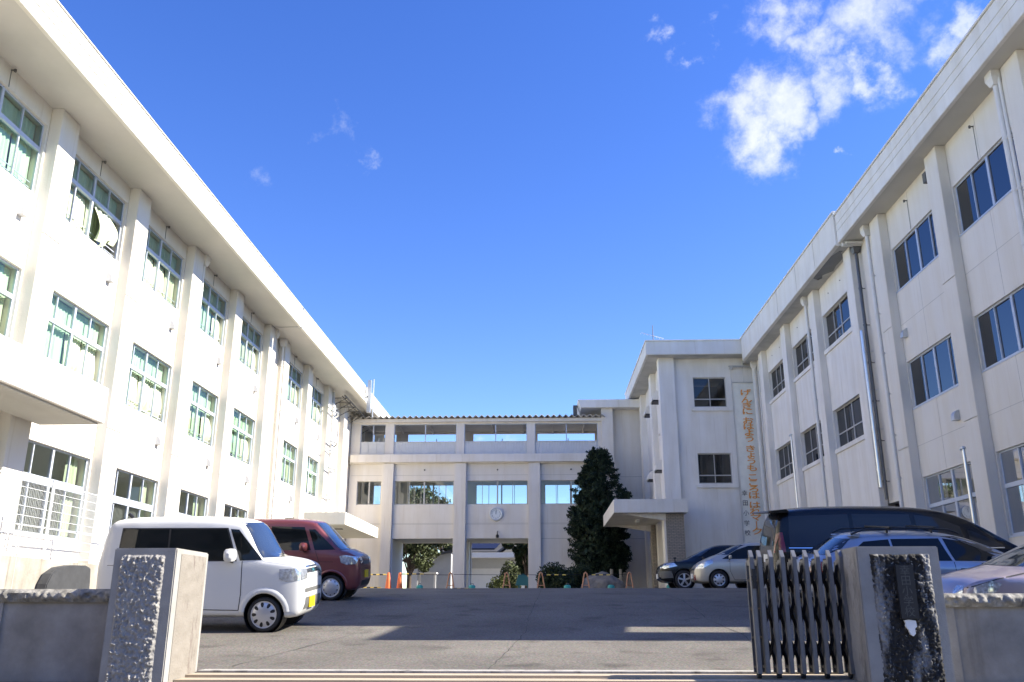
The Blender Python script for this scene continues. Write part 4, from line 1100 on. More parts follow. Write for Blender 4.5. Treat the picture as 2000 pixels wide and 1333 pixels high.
    def seam(s, pts, view='R', w=.006, m='black', off=.003):
        for (a, b_), (c, d) in zip(pts, pts[1:]):
            l_ = math.hypot(c - a, d - b_); nx_, ny_ = -(d - b_) / l_ * w, (c - a) / l_ * w
            s.panel('panel_gap', [(a - nx_, b_ - ny_), (c - nx_, d - ny_), (c + nx_, d + ny_), (a + nx_, b_ + ny_)], view, m, off=off, step=.08, parent=s.body)
    def seams(s, pts, **k): s.seam(pts, 'R', **k); s.seam(pts, 'L', **k)
    def wheels(s, style, rr, tr, spokes, sw=.03, y=None):
        y = y or s.hw - .03; wr = s.wr
        first = None
        for ax in s.ax:
            for sy in (-1, 1):
                A = (0, sy, 0); c = (ax, sy * (y - .10), wr)
                t = MB(); t.lathe([(rr, -.085), (wr - .035, -.095), (wr - .008, -.08), (wr, -.04), (wr, .055), (wr - .008, .085), (wr - .04, .102), (rr + .015, .10), (rr, .085)], c, A, 44)
                w = s.T.part('wheel', t, 'rubber', smooth=True, angle=50)
                r_ = MB(); r_.lathe([(rr, .086), (rr + .004, .096), (rr - .016, .093), (rr - .03, .05)], c, A, 44)
                cc = Vector(c)
                if style == 'hub':        # pressed hub cap with holes
                    r_.lathe([(rr - .016, .088), (rr * .80, .100), (rr * .45, .112), (0, .115)], c, A, 44)
                    r_m = s.T.part('rim', r_, 'rim', parent=w, smooth=True)
                    hmb = MB()
                    for k in range(spokes):
                        a = 2 * math.pi * (k + .5) / spokes; rm = rr * (.72 if spokes < 10 else .78); hl, hw_ = (rr * .22, rr * .12) if spokes < 10 else (rr * .07, rr * .075)
                        pc = cc + Vector((math.cos(a) * rm, sy * .108, math.sin(a) * rm)); er = Vector((math.cos(a), -.0, math.sin(a))); et = Vector((-math.sin(a), 0, math.cos(a)))
                        hmb.add([pc + er * (hl * math.cos(q * math.pi / 5)) + et * (hw_ * math.sin(q * math.pi / 5) * (1 + .5 * math.cos(q * math.pi / 5))) + Vector((0, -sy * (.012 if math.cos(q * math.pi / 5) > 0 else .0), 0)) * math.cos(q * math.pi / 5) for q in range(10)], [tuple(range(10))])
                    s.T.part('rim_hole', hmb, 'black', parent=w)
                else:
                    r_.lathe([(.0, .098), (rr * .22, .095), (rr * .24, .06)], c, A, 24)
                    for k in range(spokes):
                        a = 2 * math.pi * k / spokes + .3; er = Vector((math.cos(a), 0, math.sin(a))); et = Vector((-math.sin(a), 0, math.cos(a))); up = Vector((0, sy, 0))
                        b0 = cc + er * rr * .12; b1 = cc + er * (rr - .01)
                        r_.add([b0 - et * sw * .8 + up * .095, b0 + et * sw * .8 + up * .095, b1 + et * sw + up * .084, b1 - et * sw + up * .084, b0 - et * sw * .8 + up * .04, b0 + et * sw * .8 + up * .04, b1 + et * sw + up * .04, b1 - et * sw + up * .04], [(0, 1, 2, 3), (0, 3, 7, 4), (1, 5, 6, 2), (3, 2, 6, 7)])
                    s.T.part('rim', r_, 'rim', parent=w, smooth=True)
                    d = MB(); d.lathe([(rr - .01, .02), (0, .02)], c, A, 24); s.T.part('brake_disc', d, 'black', parent=w)
    def flare(s, w=.07, off=.014):
        for ax in s.ax:
            n_ = 15; ro, ri = s.wr + .055 + w, s.wr + .052
            for k in range(n_):
                a, b_ = math.radians(-8 + 196 * k / n_), math.radians(-8 + 196 * (k + 1) / n_); zc_ = s.wr + .01
                P = [(ax + ro * math.cos(a), zc_ + ro * math.sin(a)), (ax + ro * math.cos(b_), zc_ + ro * math.sin(b_)), (ax + ri * math.cos(b_), zc_ + ri * math.sin(b_)), (ax + ri * math.cos(a), zc_ + ri * math.sin(a))]
                if min(p[1] for p in P) < .24: continue
                s._fl = getattr(s, '_fl', []); s._fl.append(P)
        for v_, ax_ in [(v, a) for v in 'RL' for a in s.ax]:
            mb = MB()
            for P in [p for p in s._fl if abs(p[0][0] - ax_) < .6]:
                q = [s.cast((p[0], -3 if v_ == 'R' else 3, p[1]), (0, 1 if v_ == 'R' else -1, 0), 0) for p in P]
                # inner edge: take the depth of the outer edge (the arch is open there)
                if q[0] is None or q[1] is None: continue
                sy = -1 if v_ == 'R' else 1
                o1, o2 = q[0], q[1]; i1 = Vector((P[3][0], o1.y + sy * off, P[3][1])); i2 = Vector((P[2][0], o2.y + sy * off, P[2][1]))
                m1 = Vector((o1.x * .6 + i1.x * .4, o1.y + sy * off, o1.z * .6 + i1.z * .4)); m2 = Vector((o2.x * .6 + i2.x * .4, o2.y + sy * off, o2.z * .6 + i2.z * .4))
                mb.add([o1, o2, m2, m1], [(0, 1, 2, 3)]); mb.add([m1, m2, i2, i1], [(0, 1, 2, 3)])
                mb.add([i1, i2, i2 - Vector((0, sy * .06, 0)), i1 - Vector((0, sy * .06, 0))], [(0, 1, 2, 3)])
            bm = bmesh.new(); me = bpy.data.meshes.new('wheel_arch')
            me.from_pydata([tuple(v) for v in mb.v], [], mb.f); bm.from_mesh(me); bmesh.ops.remove_doubles(bm, verts=bm.verts[:], dist=.0005)
            for f_ in bm.faces: f_.smooth = True
            bm.to_mesh(me); bm.free(); me.materials.append(MATS[s.paint])
            o = bpy.data.objects.new('wheel_arch', me); C.objects.link(o); o.parent = s.T.o
    def mirror(s, x, z, m=None, l=.17, h=.13):
        for sy in (-1, 1):
            mb = MB(); y0 = sy * (s.hw - .03); c = Vector((x, sy * (s.hw + .10), z))
            seg = 12; vs = []
            for j in range(9):
                t = -1 + 2 * j / 8; rr = max(.12, (1 - abs(t) ** 6)) ** .5
                sq = lambda q: math.copysign(abs(q) ** .6, q)
                vs += [c + Vector((h * .38 * sq(math.cos(2 * math.pi * k / seg)) * rr, t * l / 2, h / 2 * sq(math.sin(2 * math.pi * k / seg)) * rr)) for k in range(seg)]
            mb.add(vs, [(j * seg + k, j * seg + (k + 1) % seg, (j + 1) * seg + (k + 1) % seg, (j + 1) * seg + k) for j in range(8) for k in range(seg)] + [tuple(range(seg)), tuple(8 * seg + k for k in range(seg))])
            o = s.T.part('side_mirror', mb, m or s.paint, smooth=True)
            mb = MB(); mb.tube([(x + .0, sy * (s.hw - .06), z - h * .55), (x, sy * (s.hw + .06), z - h * .45)], .02, 6); s.T.part('mirror_arm', mb, 'black', parent=o)
    def plate(s, x, z, m, y=0, w=.33, h=.165, front=True):
        q = s.cast((5 if front else -5, y, z), (-1 if front else 1, 0, 0), .0); X = (q.x if q else x)
        mb = MB(); mb.box(X - .01 if front else X - .02, X + .02 if front else X + .01, y - w / 2, y + w / 2, z - h / 2, z + h / 2); s.T.part('number_plate', mb, m)
    def under(s, z=.22):
        mb = MB(); mb.box(s.ax[-1] + .28, s.ax[0] - .28, -s.hw * .8, s.hw * .8, z - .06, z + .1) if s.ax[0] > s.ax[-1] else None
        s.T.part('underbody', mb, 'black')
def belt_poly(pts): return pts

SL = math.atan(.10)
# --- white kei van, nose to +X ---
def kei(loc, pitch, roll, L_, H, paint, label, name, ws_top, ws_base, belt, hood, wrf, hubs, tint, plate, nose_h, cat='van'):
    h = L_ / 2
    top = [(-h, .95), (-h + .04, 1.32), (-h + .12, H - .10), (-h + .25, H - .02), (-h + .9, H), (ws_top - .5, H - .005), (ws_top - .08, H - .05), (ws_top + .06, H - .13), (ws_base - .03, hood + .02), (ws_base + .12, hood + .0), (h - .20, hood - .05), (h - .06, hood - .12), (h - .012, nose_h + .03), (h, .58)]
    bot = [(-h, .40), (-h + .10, .24), (-h + .4, .22), (h - .5, .22), (h - .12, .20), (h - .03, .30), (h, .42)]
    hw = .7375
    half = [(-h, .58), (-h + .05, .67), (-h + .25, .725), (-h + .6, hw), (h - .75, hw), (h - .35, .73), (h - .12, .695), (h - .03, .64), (h, .56)]
    bl = [(-h, belt - .02), (h - 1.0, belt), (h, belt - .12)]
    rw = [(-h, .54), (-h + .3, .635), (0, .65), (ws_top, .635), (ws_base, .68)]
    c = Car(name, loc, 0, 0, label, cat, paint, top, bot, half, bl, rw, [h - wrf, -h + .48], .272, 1.3)
    c.T.o.rotation_euler = (roll, 0, 0)
    return c, h
zc = gz(15.14)
WC, h = kei((-5.58, 15.14, (gz(14.5) + gz(15.8)) / 2), 0, math.atan((gz(15.8) - gz(14.5)) / 1.3), 3.42, 1.79, 'paint_white', 'white boxy kei van with yellow number plate, parked behind the left gatepost', 'parked_car', .68, 1.06, 1.10, 1.13, .60, 8, 'car_glass', 'y', .85)
Hh = 1.79
c = WC
c.both('window_band', [(-1.36, 1.10), (-1.32, 1.63), (.44, 1.63), (.63, 1.10)], 'black', off=.002)
c.both('side_window', [(-1.34, 1.12), (-1.30, 1.61), (-.53, 1.61), (-.53, 1.12)], 'car_glass')
c.both('side_window', [(-.50, 1.12), (-.50, 1.61), (.42, 1.61), (.60, 1.12)], 'car_glass')
c.both('quarter_window', [(.68, 1.11), (.48, 1.61), (.62, 1.60), (1.04, 1.12)], 'car_glass')
c.panel('windshield', [(-.655, 1.15), (-.56, 1.71), (.56, 1.71), (.655, 1.15)], 'F', 'car_glass_blue')
c.panel('rear_window', [(-.50, 1.15), (-.45, 1.55), (.45, 1.55), (.50, 1.15)], 'B', 'car_glass')
for sd_, vw in ((-1, 'R'), (1, 'L')):
    c.panel('headlight', [(1.34, .82), (1.33, .975), (1.70, .99), (1.70, .80), (1.45, .785)], vw, 'lamp', off=.006)
    c.panel('headlight', [(sd_ * .36, .82), (sd_ * .36, .97), (sd_ * .63, .985), (sd_ * .63, .80)], 'F', 'lamp', off=.006)
    c.panel('tail_light', [(sd_ * .56, .75), (sd_ * .56, 1.25), (sd_ * .45, 1.25), (sd_ * .45, .75)], 'B', 'lamp_red', off=.006)
c.panel('grille', [(-.34, .90), (.34, .90), (.34, .965), (-.34, .965)], 'F', 'chrome', off=.008)
c.panel('grille', [(-.33, .985), (.33, .985), (.33, 1.01), (-.33, 1.01)], 'F', 'chrome', off=.008)
for a, b_ in ((-.055, -.035), (.035, .055), (-.035, .035)):
    z0, z1 = (.885, .985) if b_ - a < .05 else (.925, .945)
    c.panel('emblem', [(a, z0), (b_, z0), (b_, z1), (a, z1)], 'F', 'bluegreen', off=.016)
c.panel('grille', [(-.50, .60), (.50, .60), (.50, .66), (-.50, .66)], 'F', 'trim_grey', off=.006)
c.panel('grille', [(-.52, .34), (.52, .34), (.46, .52), (-.46, .52)], 'F', 'trim_grey', off=.006)
c.plate(1.7, .43, 'plate_yellow', y=-.10)
c.flare(.085, .02); c.wheels('hub', .205, 0, 9); c.mirror(.56, 1.20, l=.27, h=.21)
c.seams([(-.51, 1.10), (-.51, .36), (.70, .34), (.73, .60), (.72, 1.10)]); c.seams([(-.54, 1.10), (-.54, .36), (-.95, .34)]); c.seams([(-1.5, 1.04), (-.35, 1.03)], w=.004)
for x in (-.34, -.68): c.both('door_handle', [(x - .08, .93), (x + .08, .93), (x + .08, .965), (x - .08, .965)], 'paint_white', off=.02)
mb = MB(); mb.tube([(-1.36, -.2, Hh + .01), (-1.44, -.2, Hh + .07)], .03, 8); c.T.part('antenna', mb, 'black')
c.both('sill_trim', [(-.95, .23), (.66, .23), (.66, .26), (-.95, .26)], 'trim_grey', off=.004)

# --- red kei van ---
RC, h = kei((-5.72, 20.34, (gz(19.7) + gz(21)) / 2), 0, math.atan((gz(21) - gz(19.7)) / 1.3), 3.40, 1.75, 'paint_red', 'dark red kei van parked beyond the white one, nose to the drive', 'parked_car', .68, 1.27, 1.05, 1.06, .63, 10, 'car_glass', 'y', .8)
c = RC
c.both('side_window', [(-1.3, 1.07), (-1.26, 1.57), (-.36, 1.59), (-.36, 1.07)], 'car_glass')
c.both('side_window', [(-.32, 1.07), (-.32, 1.59), (.42, 1.57), (.60, 1.07)], 'car_glass')
c.both('quarter_window', [(.68, 1.07), (.52, 1.52), (.66, 1.52), (1.14, 1.08)], 'car_glass')
c.panel('windshield', [(-.645, 1.08), (-.55, 1.67), (.55, 1.67), (.645, 1.08)], 'F', 'car_glass_blue')
c.panel('rear_window', [(-.50, 1.1), (-.45, 1.5), (.45, 1.5), (.50, 1.1)], 'B', 'car_glass')
for sd_, vw in ((-1, 'R'), (1, 'L')):
    c.panel('headlight', [(1.28, .80), (1.24, .94), (1.36, .96), (1.66, .92), (1.60, .77), (1.40, .76)], vw, 'lamp', off=.008)
    c.panel('headlight', [(sd_ * .36, .79), (sd_ * .36, .90), (sd_ * .58, .92), (sd_ * .58, .77)], 'F', 'lamp', off=.008)
    c.panel('tail_light', [(sd_ * .56, .75), (sd_ * .56, 1.15), (sd_ * .45, 1.15), (sd_ * .45, .75)], 'B', 'lamp_red', off=.006)
c.panel('grille', [(-.33, .76), (.33, .76), (.33, .84), (-.33, .84)], 'F', 'trim_grey', off=.008)
c.panel('grille', [(-.45, .30), (.45, .30), (.45, .42), (-.45, .42)], 'F', 'black', off=.006)
c.plate(1.7, .55, 'plate_yellow', y=0)
c.flare(.05, .012); c.wheels('hub', .195, 0, 10); c.mirror(.46, 1.14, l=.26, h=.19)
c.seams([(-.34, 1.05), (-.34, .36), (.84, .34), (.88, .60), (.70, 1.05)]); c.seams([(-.4, .83), (1.1, .82)], w=.004)
for x in (-.18, -.5): c.both('door_handle', [(x - .08, .90), (x + .08, .90), (x + .08, .935), (x - .08, .935)], 'paint_red', off=.02)
mb = MB(); mb.box(-.1, .1, -.42, -.40, 1.765, 1.785); mb.tube([(-1.3, 0, 1.75), (-1.4, 0, 1.85)], .015, 6); c.T.part('roof_trim', mb, 'black')

# --- generic low cars: profile tables ---
def car2(loc, rotz, roll, paint, label, L_, W_, H, top, bot, belt, axf, axr, wr, cat='car', roofw=.58, nose=.30):
    h = L_ / 2; hw = W_ / 2
    half = [(-h, hw * .66), (-h + .06, hw * .84), (-h + .3, hw * .95), (-h + .8, hw), (h - 1.0, hw), (h - .5, hw * .955), (h - .2, hw * .85), (h - .05, hw * .66), (h, hw * .5)]
    bl = [(-h, belt), (h, belt - .05)]
    rw = [(-h, roofw - .04), (0, roofw), (h, roofw)]
    c = Car('parked_car', loc, rotz, 0, label, cat, paint, top, bot, half, bl, rw, [h - axf, -h + axr], wr, 1.5)
    c.T.o.rotation_euler = (roll, 0, rotz)
    return c
def roll_at(y0, y1, flip=1): return math.atan((gz(y1) - gz(y0)) / (y1 - y0)) * flip
# black SUV, nose to -X (rotated 180: its left side faces the camera)
h = 2.15
c = car2((4.30 + h, 34.2, .66), math.pi, 0, 'paint_black', 'black SUV with silver five-spoke wheels by the entrance porch, partly hidden', 4.3, 1.80, 1.62,
    [(-h, .9), (-h + .06, 1.1), (-h + .5, 1.50), (-h + .9, 1.6), (-.3, 1.62), (.15, 1.56), (.95, 1.17), (1.15, 1.09), (1.9, .96), (2.08, .84), (2.13, .70), (2.15, .6)],
    [(-h, .5), (-h + .2, .3), (-1, .26), (1.2, .26), (1.9, .26), (2.1, .36), (2.15, .46)], 1.02, .88, .85, .345, 'SUV', .60)
c.both('side_window', [(-.35, 1.04), (-.3, 1.50), (.15, 1.47), (.82, 1.08), (.8, 1.04)], 'car_glass'); c.both('side_window', [(-1.4, 1.06), (-1.2, 1.48), (-.38, 1.50), (-.42, 1.04)], 'car_glass')
c.panel('windshield', [(-.66, 1.18), (-.55, 1.53), (.55, 1.53), (.66, 1.18)], 'F', 'car_glass_blue')
c.panel('headlight', [(1.50, .84), (1.62, .96), (1.95, .93), (2.05, .80), (1.98, .74)], 'L', 'lamp', off=.008); c.panel('headlight', [(1.50, .84), (1.62, .96), (1.95, .93), (2.05, .80), (1.98, .74)], 'R', 'lamp', off=.008)
c.panel('headlight', [(.40, .80), (.42, .90), (.62, .88), (.62, .76)], 'F', 'lamp', off=.008); c.panel('headlight', [(-.40, .80), (-.42, .90), (-.62, .88), (-.62, .76)], 'F', 'lamp', off=.008)
c.panel('grille', [(-.3, .68), (.3, .68), (.3, .84), (-.3, .84)], 'F', 'chrome', off=.01)
for v_ in 'LR': c.panel('bumper_trim', [(1.66, .42), (1.72, .66), (2.12, .66), (2.12, .40)], v_, 'trim_grey', off=.006)
c.plate(2.1, .5, 'plate_white', y=0); c.wheels('alloy', .24, 0, 5, sw=.035); c.mirror(.55, 1.10)
mb = MB(); mb.tube([(1.55, .62, 1.0), (1.55, .62, 1.12)], .025, 6); mb.box(1.50, 1.60, .58, .66, 1.10, 1.16); c.T.part('fender_mirror', mb, 'black')
# beige hatchback, nose to -X
h = 2.05
c = car2((5.30 + h, 32.35, .655), math.pi, 0, 'paint_beige', 'beige compact hatchback facing left beside the black SUV', 4.1, 1.70, 1.60,
    [(-h, .9), (-h + .05, 1.15), (-h + .25, 1.48), (-h + .6, 1.57), (-.5, 1.60), (.1, 1.58), (.5, 1.47), (1.2, 1.16), (1.5, 1.05), (1.85, .88), (1.99, .74), (2.04, .62), (2.05, .52)],
    [(-h, .45), (-h + .2, .24), (-1, .20), (1.2, .20), (1.85, .20), (2.0, .28), (2.05, .38)], .98, .80, .70, .305, 'car', .58)
c.both('side_window', [(-.45, 1.0), (-.40, 1.47), (.12, 1.46), (.55, 1.32), (1.10, 1.0)], 'car_glass'); c.both('side_window', [(-1.5, 1.02), (-1.35, 1.44), (-.50, 1.47), (-.52, 1.0)], 'car_glass')
c.panel('windshield', [(-.64, 1.15), (-.55, 1.50), (.55, 1.50), (.64, 1.15)], 'F', 'car_glass_blue')
for v_ in 'LR': c.panel('headlight', [(1.42, .86), (1.45, .98), (1.62, .94), (1.90, .80), (1.93, .68), (1.80, .68)], v_, 'lamp', off=.008)
for s_ in (-1, 1):
    c.panel('headlight', [(s_ * .42, .72), (s_ * .44, .82), (s_ * .60, .84), (s_ * .62, .68)], 'F', 'lamp', off=.008)
    c.panel('fog_light_recess', [(s_ * .40, .30), (s_ * .40, .48), (s_ * .52, .48), (s_ * .52, .30)], 'F', 'lamp_red', off=.006)
c.panel('grille', [(-.35, .64), (.35, .64), (.35, .70), (-.35, .70)], 'F', 'black', off=.006); c.plate(2.0, .45, 'plate_white')
c.wheels('hub', .20, 0, 8); c.mirror(.85, 1.06); c.seams([(-.47, .98), (-.47, .32), (.72, .30), (.86, .6), (.84, .98)])
c.both('sill_trim', [(-.9, .21), (.80, .21), (.80, .25), (-.9, .25)], 'trim_grey', off=.004)
# black minivan, nose to +X
h = 2.72
c = car2((4.88 + h, 19.85, gz(19.8) + .03), 0, roll_at(19, 20.7), 'paint_black', 'large black minivan with roof spoiler, behind the silver-blue wagon', 5.44, 1.84, 1.92,
    [(-h, .95), (-h + .05, 1.3), (-h + .16, 1.76), (-h + .40, 1.88), (-h + 1.2, 1.93), (.0, 1.93), (.75, 1.87), (1.25, 1.74), (1.75, 1.50), (2.15, 1.24), (2.42, 1.08), (2.60, .95), (2.68, .80), (2.72, .65)],
    [(-h, .45), (-h + .2, .26), (-1, .22), (1.6, .22), (2.5, .22), (2.68, .32), (2.72, .4)], 1.08, .92, .95, .33, 'minivan', .66)
c.both('side_window', [(-2.42, 1.12), (-2.36, 1.74), (-1.12, 1.78), (-1.12, 1.10)], 'car_glass_van'); c.both('side_window', [(-1.04, 1.10), (-1.04, 1.78), (.16, 1.77), (.20, 1.10)], 'car_glass_van')
c.both('side_window', [(.30, 1.10), (.26, 1.76), (.72, 1.70), (1.18, 1.52), (1.24, 1.10)], 'car_glass_van'); c.both('quarter_window', [(1.34, 1.10), (1.32, 1.46), (1.52, 1.38), (2.02, 1.12)], 'car_glass_van')
c.both('belt_trim', [(-2.44, 1.075), (-2.44, 1.095), (2.0, 1.09), (2.0, 1.07)], 'chrome', off=.006)
c.panel('windshield', [(-.72, 1.22), (-.60, 1.78), (.60, 1.78), (.72, 1.22)], 'F', 'car_glass_blue')
c.panel('rear_window', [(-.60, 1.12), (-.54, 1.66), (.54, 1.66), (.60, 1.12)], 'B', 'car_glass')
for s_, v_ in ((-1, 'R'), (1, 'L')):
    c.panel('tail_light', [(-2.64, 1.00), (-2.60, 1.40), (-2.52, 1.40), (-2.50, 1.0)], v_, 'lamp_red', off=.008); c.panel('tail_light', [(s_ * .62, .98), (s_ * .62, 1.38), (s_ * .68, 1.38), (s_ * .68, .98)], 'B', 'lamp_red', off=.008)
    c.panel('headlight', [(2.25, .80), (2.25, .96), (2.58, .88), (2.62, .74)], v_, 'lamp', off=.008)
mb = MB(); mb.prism([(-2.42, 1.89), (-2.78, 1.85), (-2.82, 1.82), (-2.54, 1.81), (-2.34, 1.82)], 1, -.74, .74); c.T.part('spoiler', mb, 'paint_black', bevel=.01)
c.plate(-2.5, .85, 'plate_white', front=False); c.wheels('alloy', .23, 0, 7, sw=.025); c.mirror(1.3, 1.16); c.seams([(-1.02, 1.08), (-1.02, .35)]); c.seams([(.25, 1.08), (.25, .34)])
# silver-blue wagon, nose to +X
h = 2.33
c = car2((4.86 + h, 17.2, (gz(16.4) + gz(18)) / 2), 0, roll_at(16.4, 18), 'paint_blue', 'silver-blue station wagon with black roof rails, behind the right gatepost', 4.66, 1.78, 1.50,
    [(-h, .85), (-h + .06, 1.0), (-h + .22, 1.06), (-h + .72, 1.42), (-h + 1.0, 1.475), (-.4, 1.50), (.35, 1.45), (1.0, 1.22), (1.35, 1.03), (1.5, .98), (2.05, .88), (2.22, .76), (2.31, .62), (2.33, .52)],
    [(-h, .42), (-h + .2, .26), (-1, .20), (1.4, .20), (2.1, .22), (2.3, .30), (2.33, .4)], .96, .90, .95, .315, 'station wagon', .58)
c.both('side_window', [(-1.70, 1.08), (-1.35, 1.33), (-.90, 1.37), (-.88, 1.0)], 'car_glass'); c.both('side_window', [(-.84, 1.0), (-.86, 1.375), (.0, 1.385), (.12, 1.0)], 'car_glass')
c.both('side_window', [(.17, 1.0), (.07, 1.385), (.38, 1.34), (.80, 1.16), (1.12, .99)], 'car_glass')
c.panel('rear_window', [(-.62, 1.09), (-.52, 1.38), (.52, 1.38), (.62, 1.09)], 'B', 'car_glass_blue'); c.panel('windshield', [(-.66, 1.06), (-.55, 1.42), (.55, 1.42), (.66, 1.06)], 'F', 'car_glass_blue')
for s_, v_ in ((-1, 'R'), (1, 'L')):
    c.panel('tail_light', [(-2.30, .76), (-2.28, .98), (-2.05, .98), (-2.12, .76)], v_, 'lamp_red', off=.008); c.panel('tail_light', [(s_ * .5, .76), (s_ * .5, .98), (s_ * .72, .98), (s_ * .72, .76)], 'B', 'lamp_red', off=.008)
    c.panel('headlight', [(1.85, .72), (1.8, .84), (2.15, .78), (2.22, .66)], v_, 'lamp', off=.008)
    r_ = MB(); r_.tube([(-1.55, s_ * .55, 1.46), (-1.35, s_ * .56, 1.54), (-.4, s_ * .56, 1.57), (.2, s_ * .55, 1.54), (.4, s_ * .54, 1.47)], .018, 7)
    for x in (-.9, -.1): r_.tube([(x, s_ * .56, 1.48), (x, s_ * .56, 1.56)], .02, 6)
    c.T.part('roof_rail', r_, 'black', smooth=True)
r_ = MB()
for x in (-.85, -.05): r_.box(x - .03, x + .03, -.62, .62, 1.575, 1.60)
c.T.part('roof_bar', r_, 'black')
mb = MB(); mb.prism([(-1.38, 1.47), (-1.55, 1.445), (-1.57, 1.425), (-1.40, 1.41)], 1, -.56, .56); c.T.part('spoiler', mb, 'paint_blue', bevel=.008)
for x in (.32, -.70): c.both('door_handle', [(x - .10, .84), (x + .10, .84), (x + .10, .875), (x - .10, .875)], 'chrome', off=.025)
c.seams([(.14, .98), (.14, .30)]); c.seams([(-.86, .98), (-.86, .30)]); c.seams([(1.1, .96), (1.16, .6), (1.1, .3)])
c.wheels('alloy', .215, 0, 7, sw=.02); c.mirror(.80, 1.03); c.plate(-2.3, .6, 'plate_white', front=False)
# mauve car, nose to -X, nearest on the right
h = 1.95
c = car2((5.58 + h, 13.15, (gz(12.4) + gz(13.9)) / 2), math.pi, roll_at(12.4, 13.9, -1), 'paint_mauve', 'mauve small car at the right edge, only its bonnet and windscreen showing', 3.9, 1.68, 1.50,
    [(-h, .85), (-h + .05, 1.05), (-h + .25, 1.38), (-h + .6, 1.47), (-.4, 1.50), (.1, 1.46), (.5, 1.32), (1.0, 1.06), (1.15, 1.01), (1.6, .93), (1.82, .82), (1.92, .68), (1.95, .56)],
    [(-h, .4), (-h + .2, .24), (-1, .20), (1.2, .20), (1.75, .20), (1.92, .28), (1.95, .38)], .95, .78, .65, .295, 'car', .56)
c.both('side_window', [(-.45, .98), (-.42, 1.38), (.05, 1.36), (.42, 1.24), (.90, .99)], 'car_glass'); c.both('side_window', [(-1.5, 1.0), (-1.3, 1.34), (-.50, 1.38), (-.50, .98)], 'car_glass')
c.panel('windshield', [(-.62, 1.06), (-.52, 1.42), (.52, 1.42), (.62, 1.06)], 'F', 'car_glass_blue')
for v_ in 'LR': c.panel('headlight', [(1.48, .74), (1.40, .84), (1.52, .88), (1.72, .80), (1.78, .66), (1.62, .65)], v_, 'lamp', off=.01)
for s_ in (-1, 1): c.panel('headlight', [(s_ * .42, .68), (s_ * .42, .80), (s_ * .6, .80), (s_ * .6, .66)], 'F', 'lamp', off=.01)
c.panel('grille', [(-.3, .62), (.3, .62), (.3, .68), (-.3, .68)], 'F', 'black', off=.006); c.wheels('hub', .19, 0, 8); c.mirror(.72, 1.03); c.seam([(1.02, .98), (1.45, .90), (1.80, .78)], 'L', w=.007); c.seam([(1.02, .98), (1.45, .90), (1.80, .78)], 'R', w=.007)
c.plate(1.9, .45, 'plate_white')

# ================================================================== barriers, cones, weights
def striped_bar(T, p0, p1, n_=14, r=.02, m=('black', 'stripe_yellow')):
    p0, p1 = Vector(p0), Vector(p1); mb = MB()
    for i in range(n_): mb.tube([p0.lerp(p1, i / n_), p0.lerp(p1, (i + 1) / n_)], r, 8, mi=i % 2)
    return T.part('striped_bar', mb, list(m))
def cone_post(x, y, label, m='orange', a_frame=False, group='orange barrier stands'):
    z = gz(y); T = Thing('barrier_stand', (x, y, z), label, 'barrier stand', group, local=True)
    if a_frame:
        for s_ in (-1, 1):
            mb = MB(); mb.tube([(s_ * .16, 0, 0), (s_ * .05, 0, .66)], .028, 8); T.part('leg', mb, m)
        mb = MB(); mb.tube([(-.05, 0, .64), (0, 0, .70), (.05, 0, .64)], .03, 8); mb.tube([(-.12, 0, .2), (.12, 0, .2)], .018, 6); T.part('top', mb, m)
    else:
        mb = MB(); mb.lathe([(.0, .70), (.045, .70), (.06, .62), (.13, .04), (.13, .03)], (0, 0, 0), (0, 0, 1), 16); T.part('cone', mb, m, smooth=True)
        mb = MB(); mb.box(-.17, .17, -.17, .17, 0, .03); T.part('base', mb, m)
    return T
YB = 36
stands = [(-6.22, 'orange cone barrier stand in front of the first column', 'orange', False), (-5.76, 'orange cone barrier stand just right of the first column', 'orange', False),
          (-3.72, 'faded orange A-frame stand at the second column', 'pale_orange', True), (-1.47, 'faded orange A-frame stand before the green hedge in the right opening', 'pale_orange', True),
          (-.10, 'faded orange stand before the round clipped bush', 'pale_orange', True), (1.68, 'faded orange stand before the grey garden rock', 'pale_orange', True), (3.42, 'faded orange A-frame stand before the porch wall', 'pale_orange', True)]
for x, lb, m_, af in stands: cone_post(x, YB, lb, m_, af)
def barbar(x0, x1, z, label, plain=False):
    g = gz(YB); T = Thing('barrier_bar', ((x0 + x1) / 2, YB, g), label, 'barrier bar', 'striped barrier bars')
    n_ = max(6, int((x1 - x0) / .13)); r = striped_bar(T, (x0, YB - .04, g + z), (x1, YB - .04, g + z), n_ // 2 * 2, .022, ('dark_gate', 'stripe_yellow'))
barbar(-8.2, -6.3, .62, 'upper striped bar left of the first cone'); barbar(-8.2, -6.5, .12, 'lower striped bar left of the first cone')
barbar(-5.7, -4.8, .64, 'upper striped bar right of the second cone'); barbar(-.02, .9, .60, 'striped bar across the round clipped bush'); barbar(1.78, 2.65, .60, 'striped bar across the garden rock')
barbar(-3.6, -2.7, .08, 'low striped bar at the second opening'); barbar(2.3, 3.3, .06, 'low striped bar before the porch wall'); barbar(4.4, 5.6, .08, 'low bar under the two cars by the porch')
mb = MB()
for (a, b_) in ((-4.8, -3.7), (-3.6, -1.5), (-1.45, -.12), (.9, 1.66), (2.65, 3.4)): mb.tube([(a, YB, gz(YB) + .62), (b_, YB, gz(YB) + .60)], .010, 5)
single('rope', mb, 'dark_gate', 'thin dark rope strung between the barrier stands', 'rope')
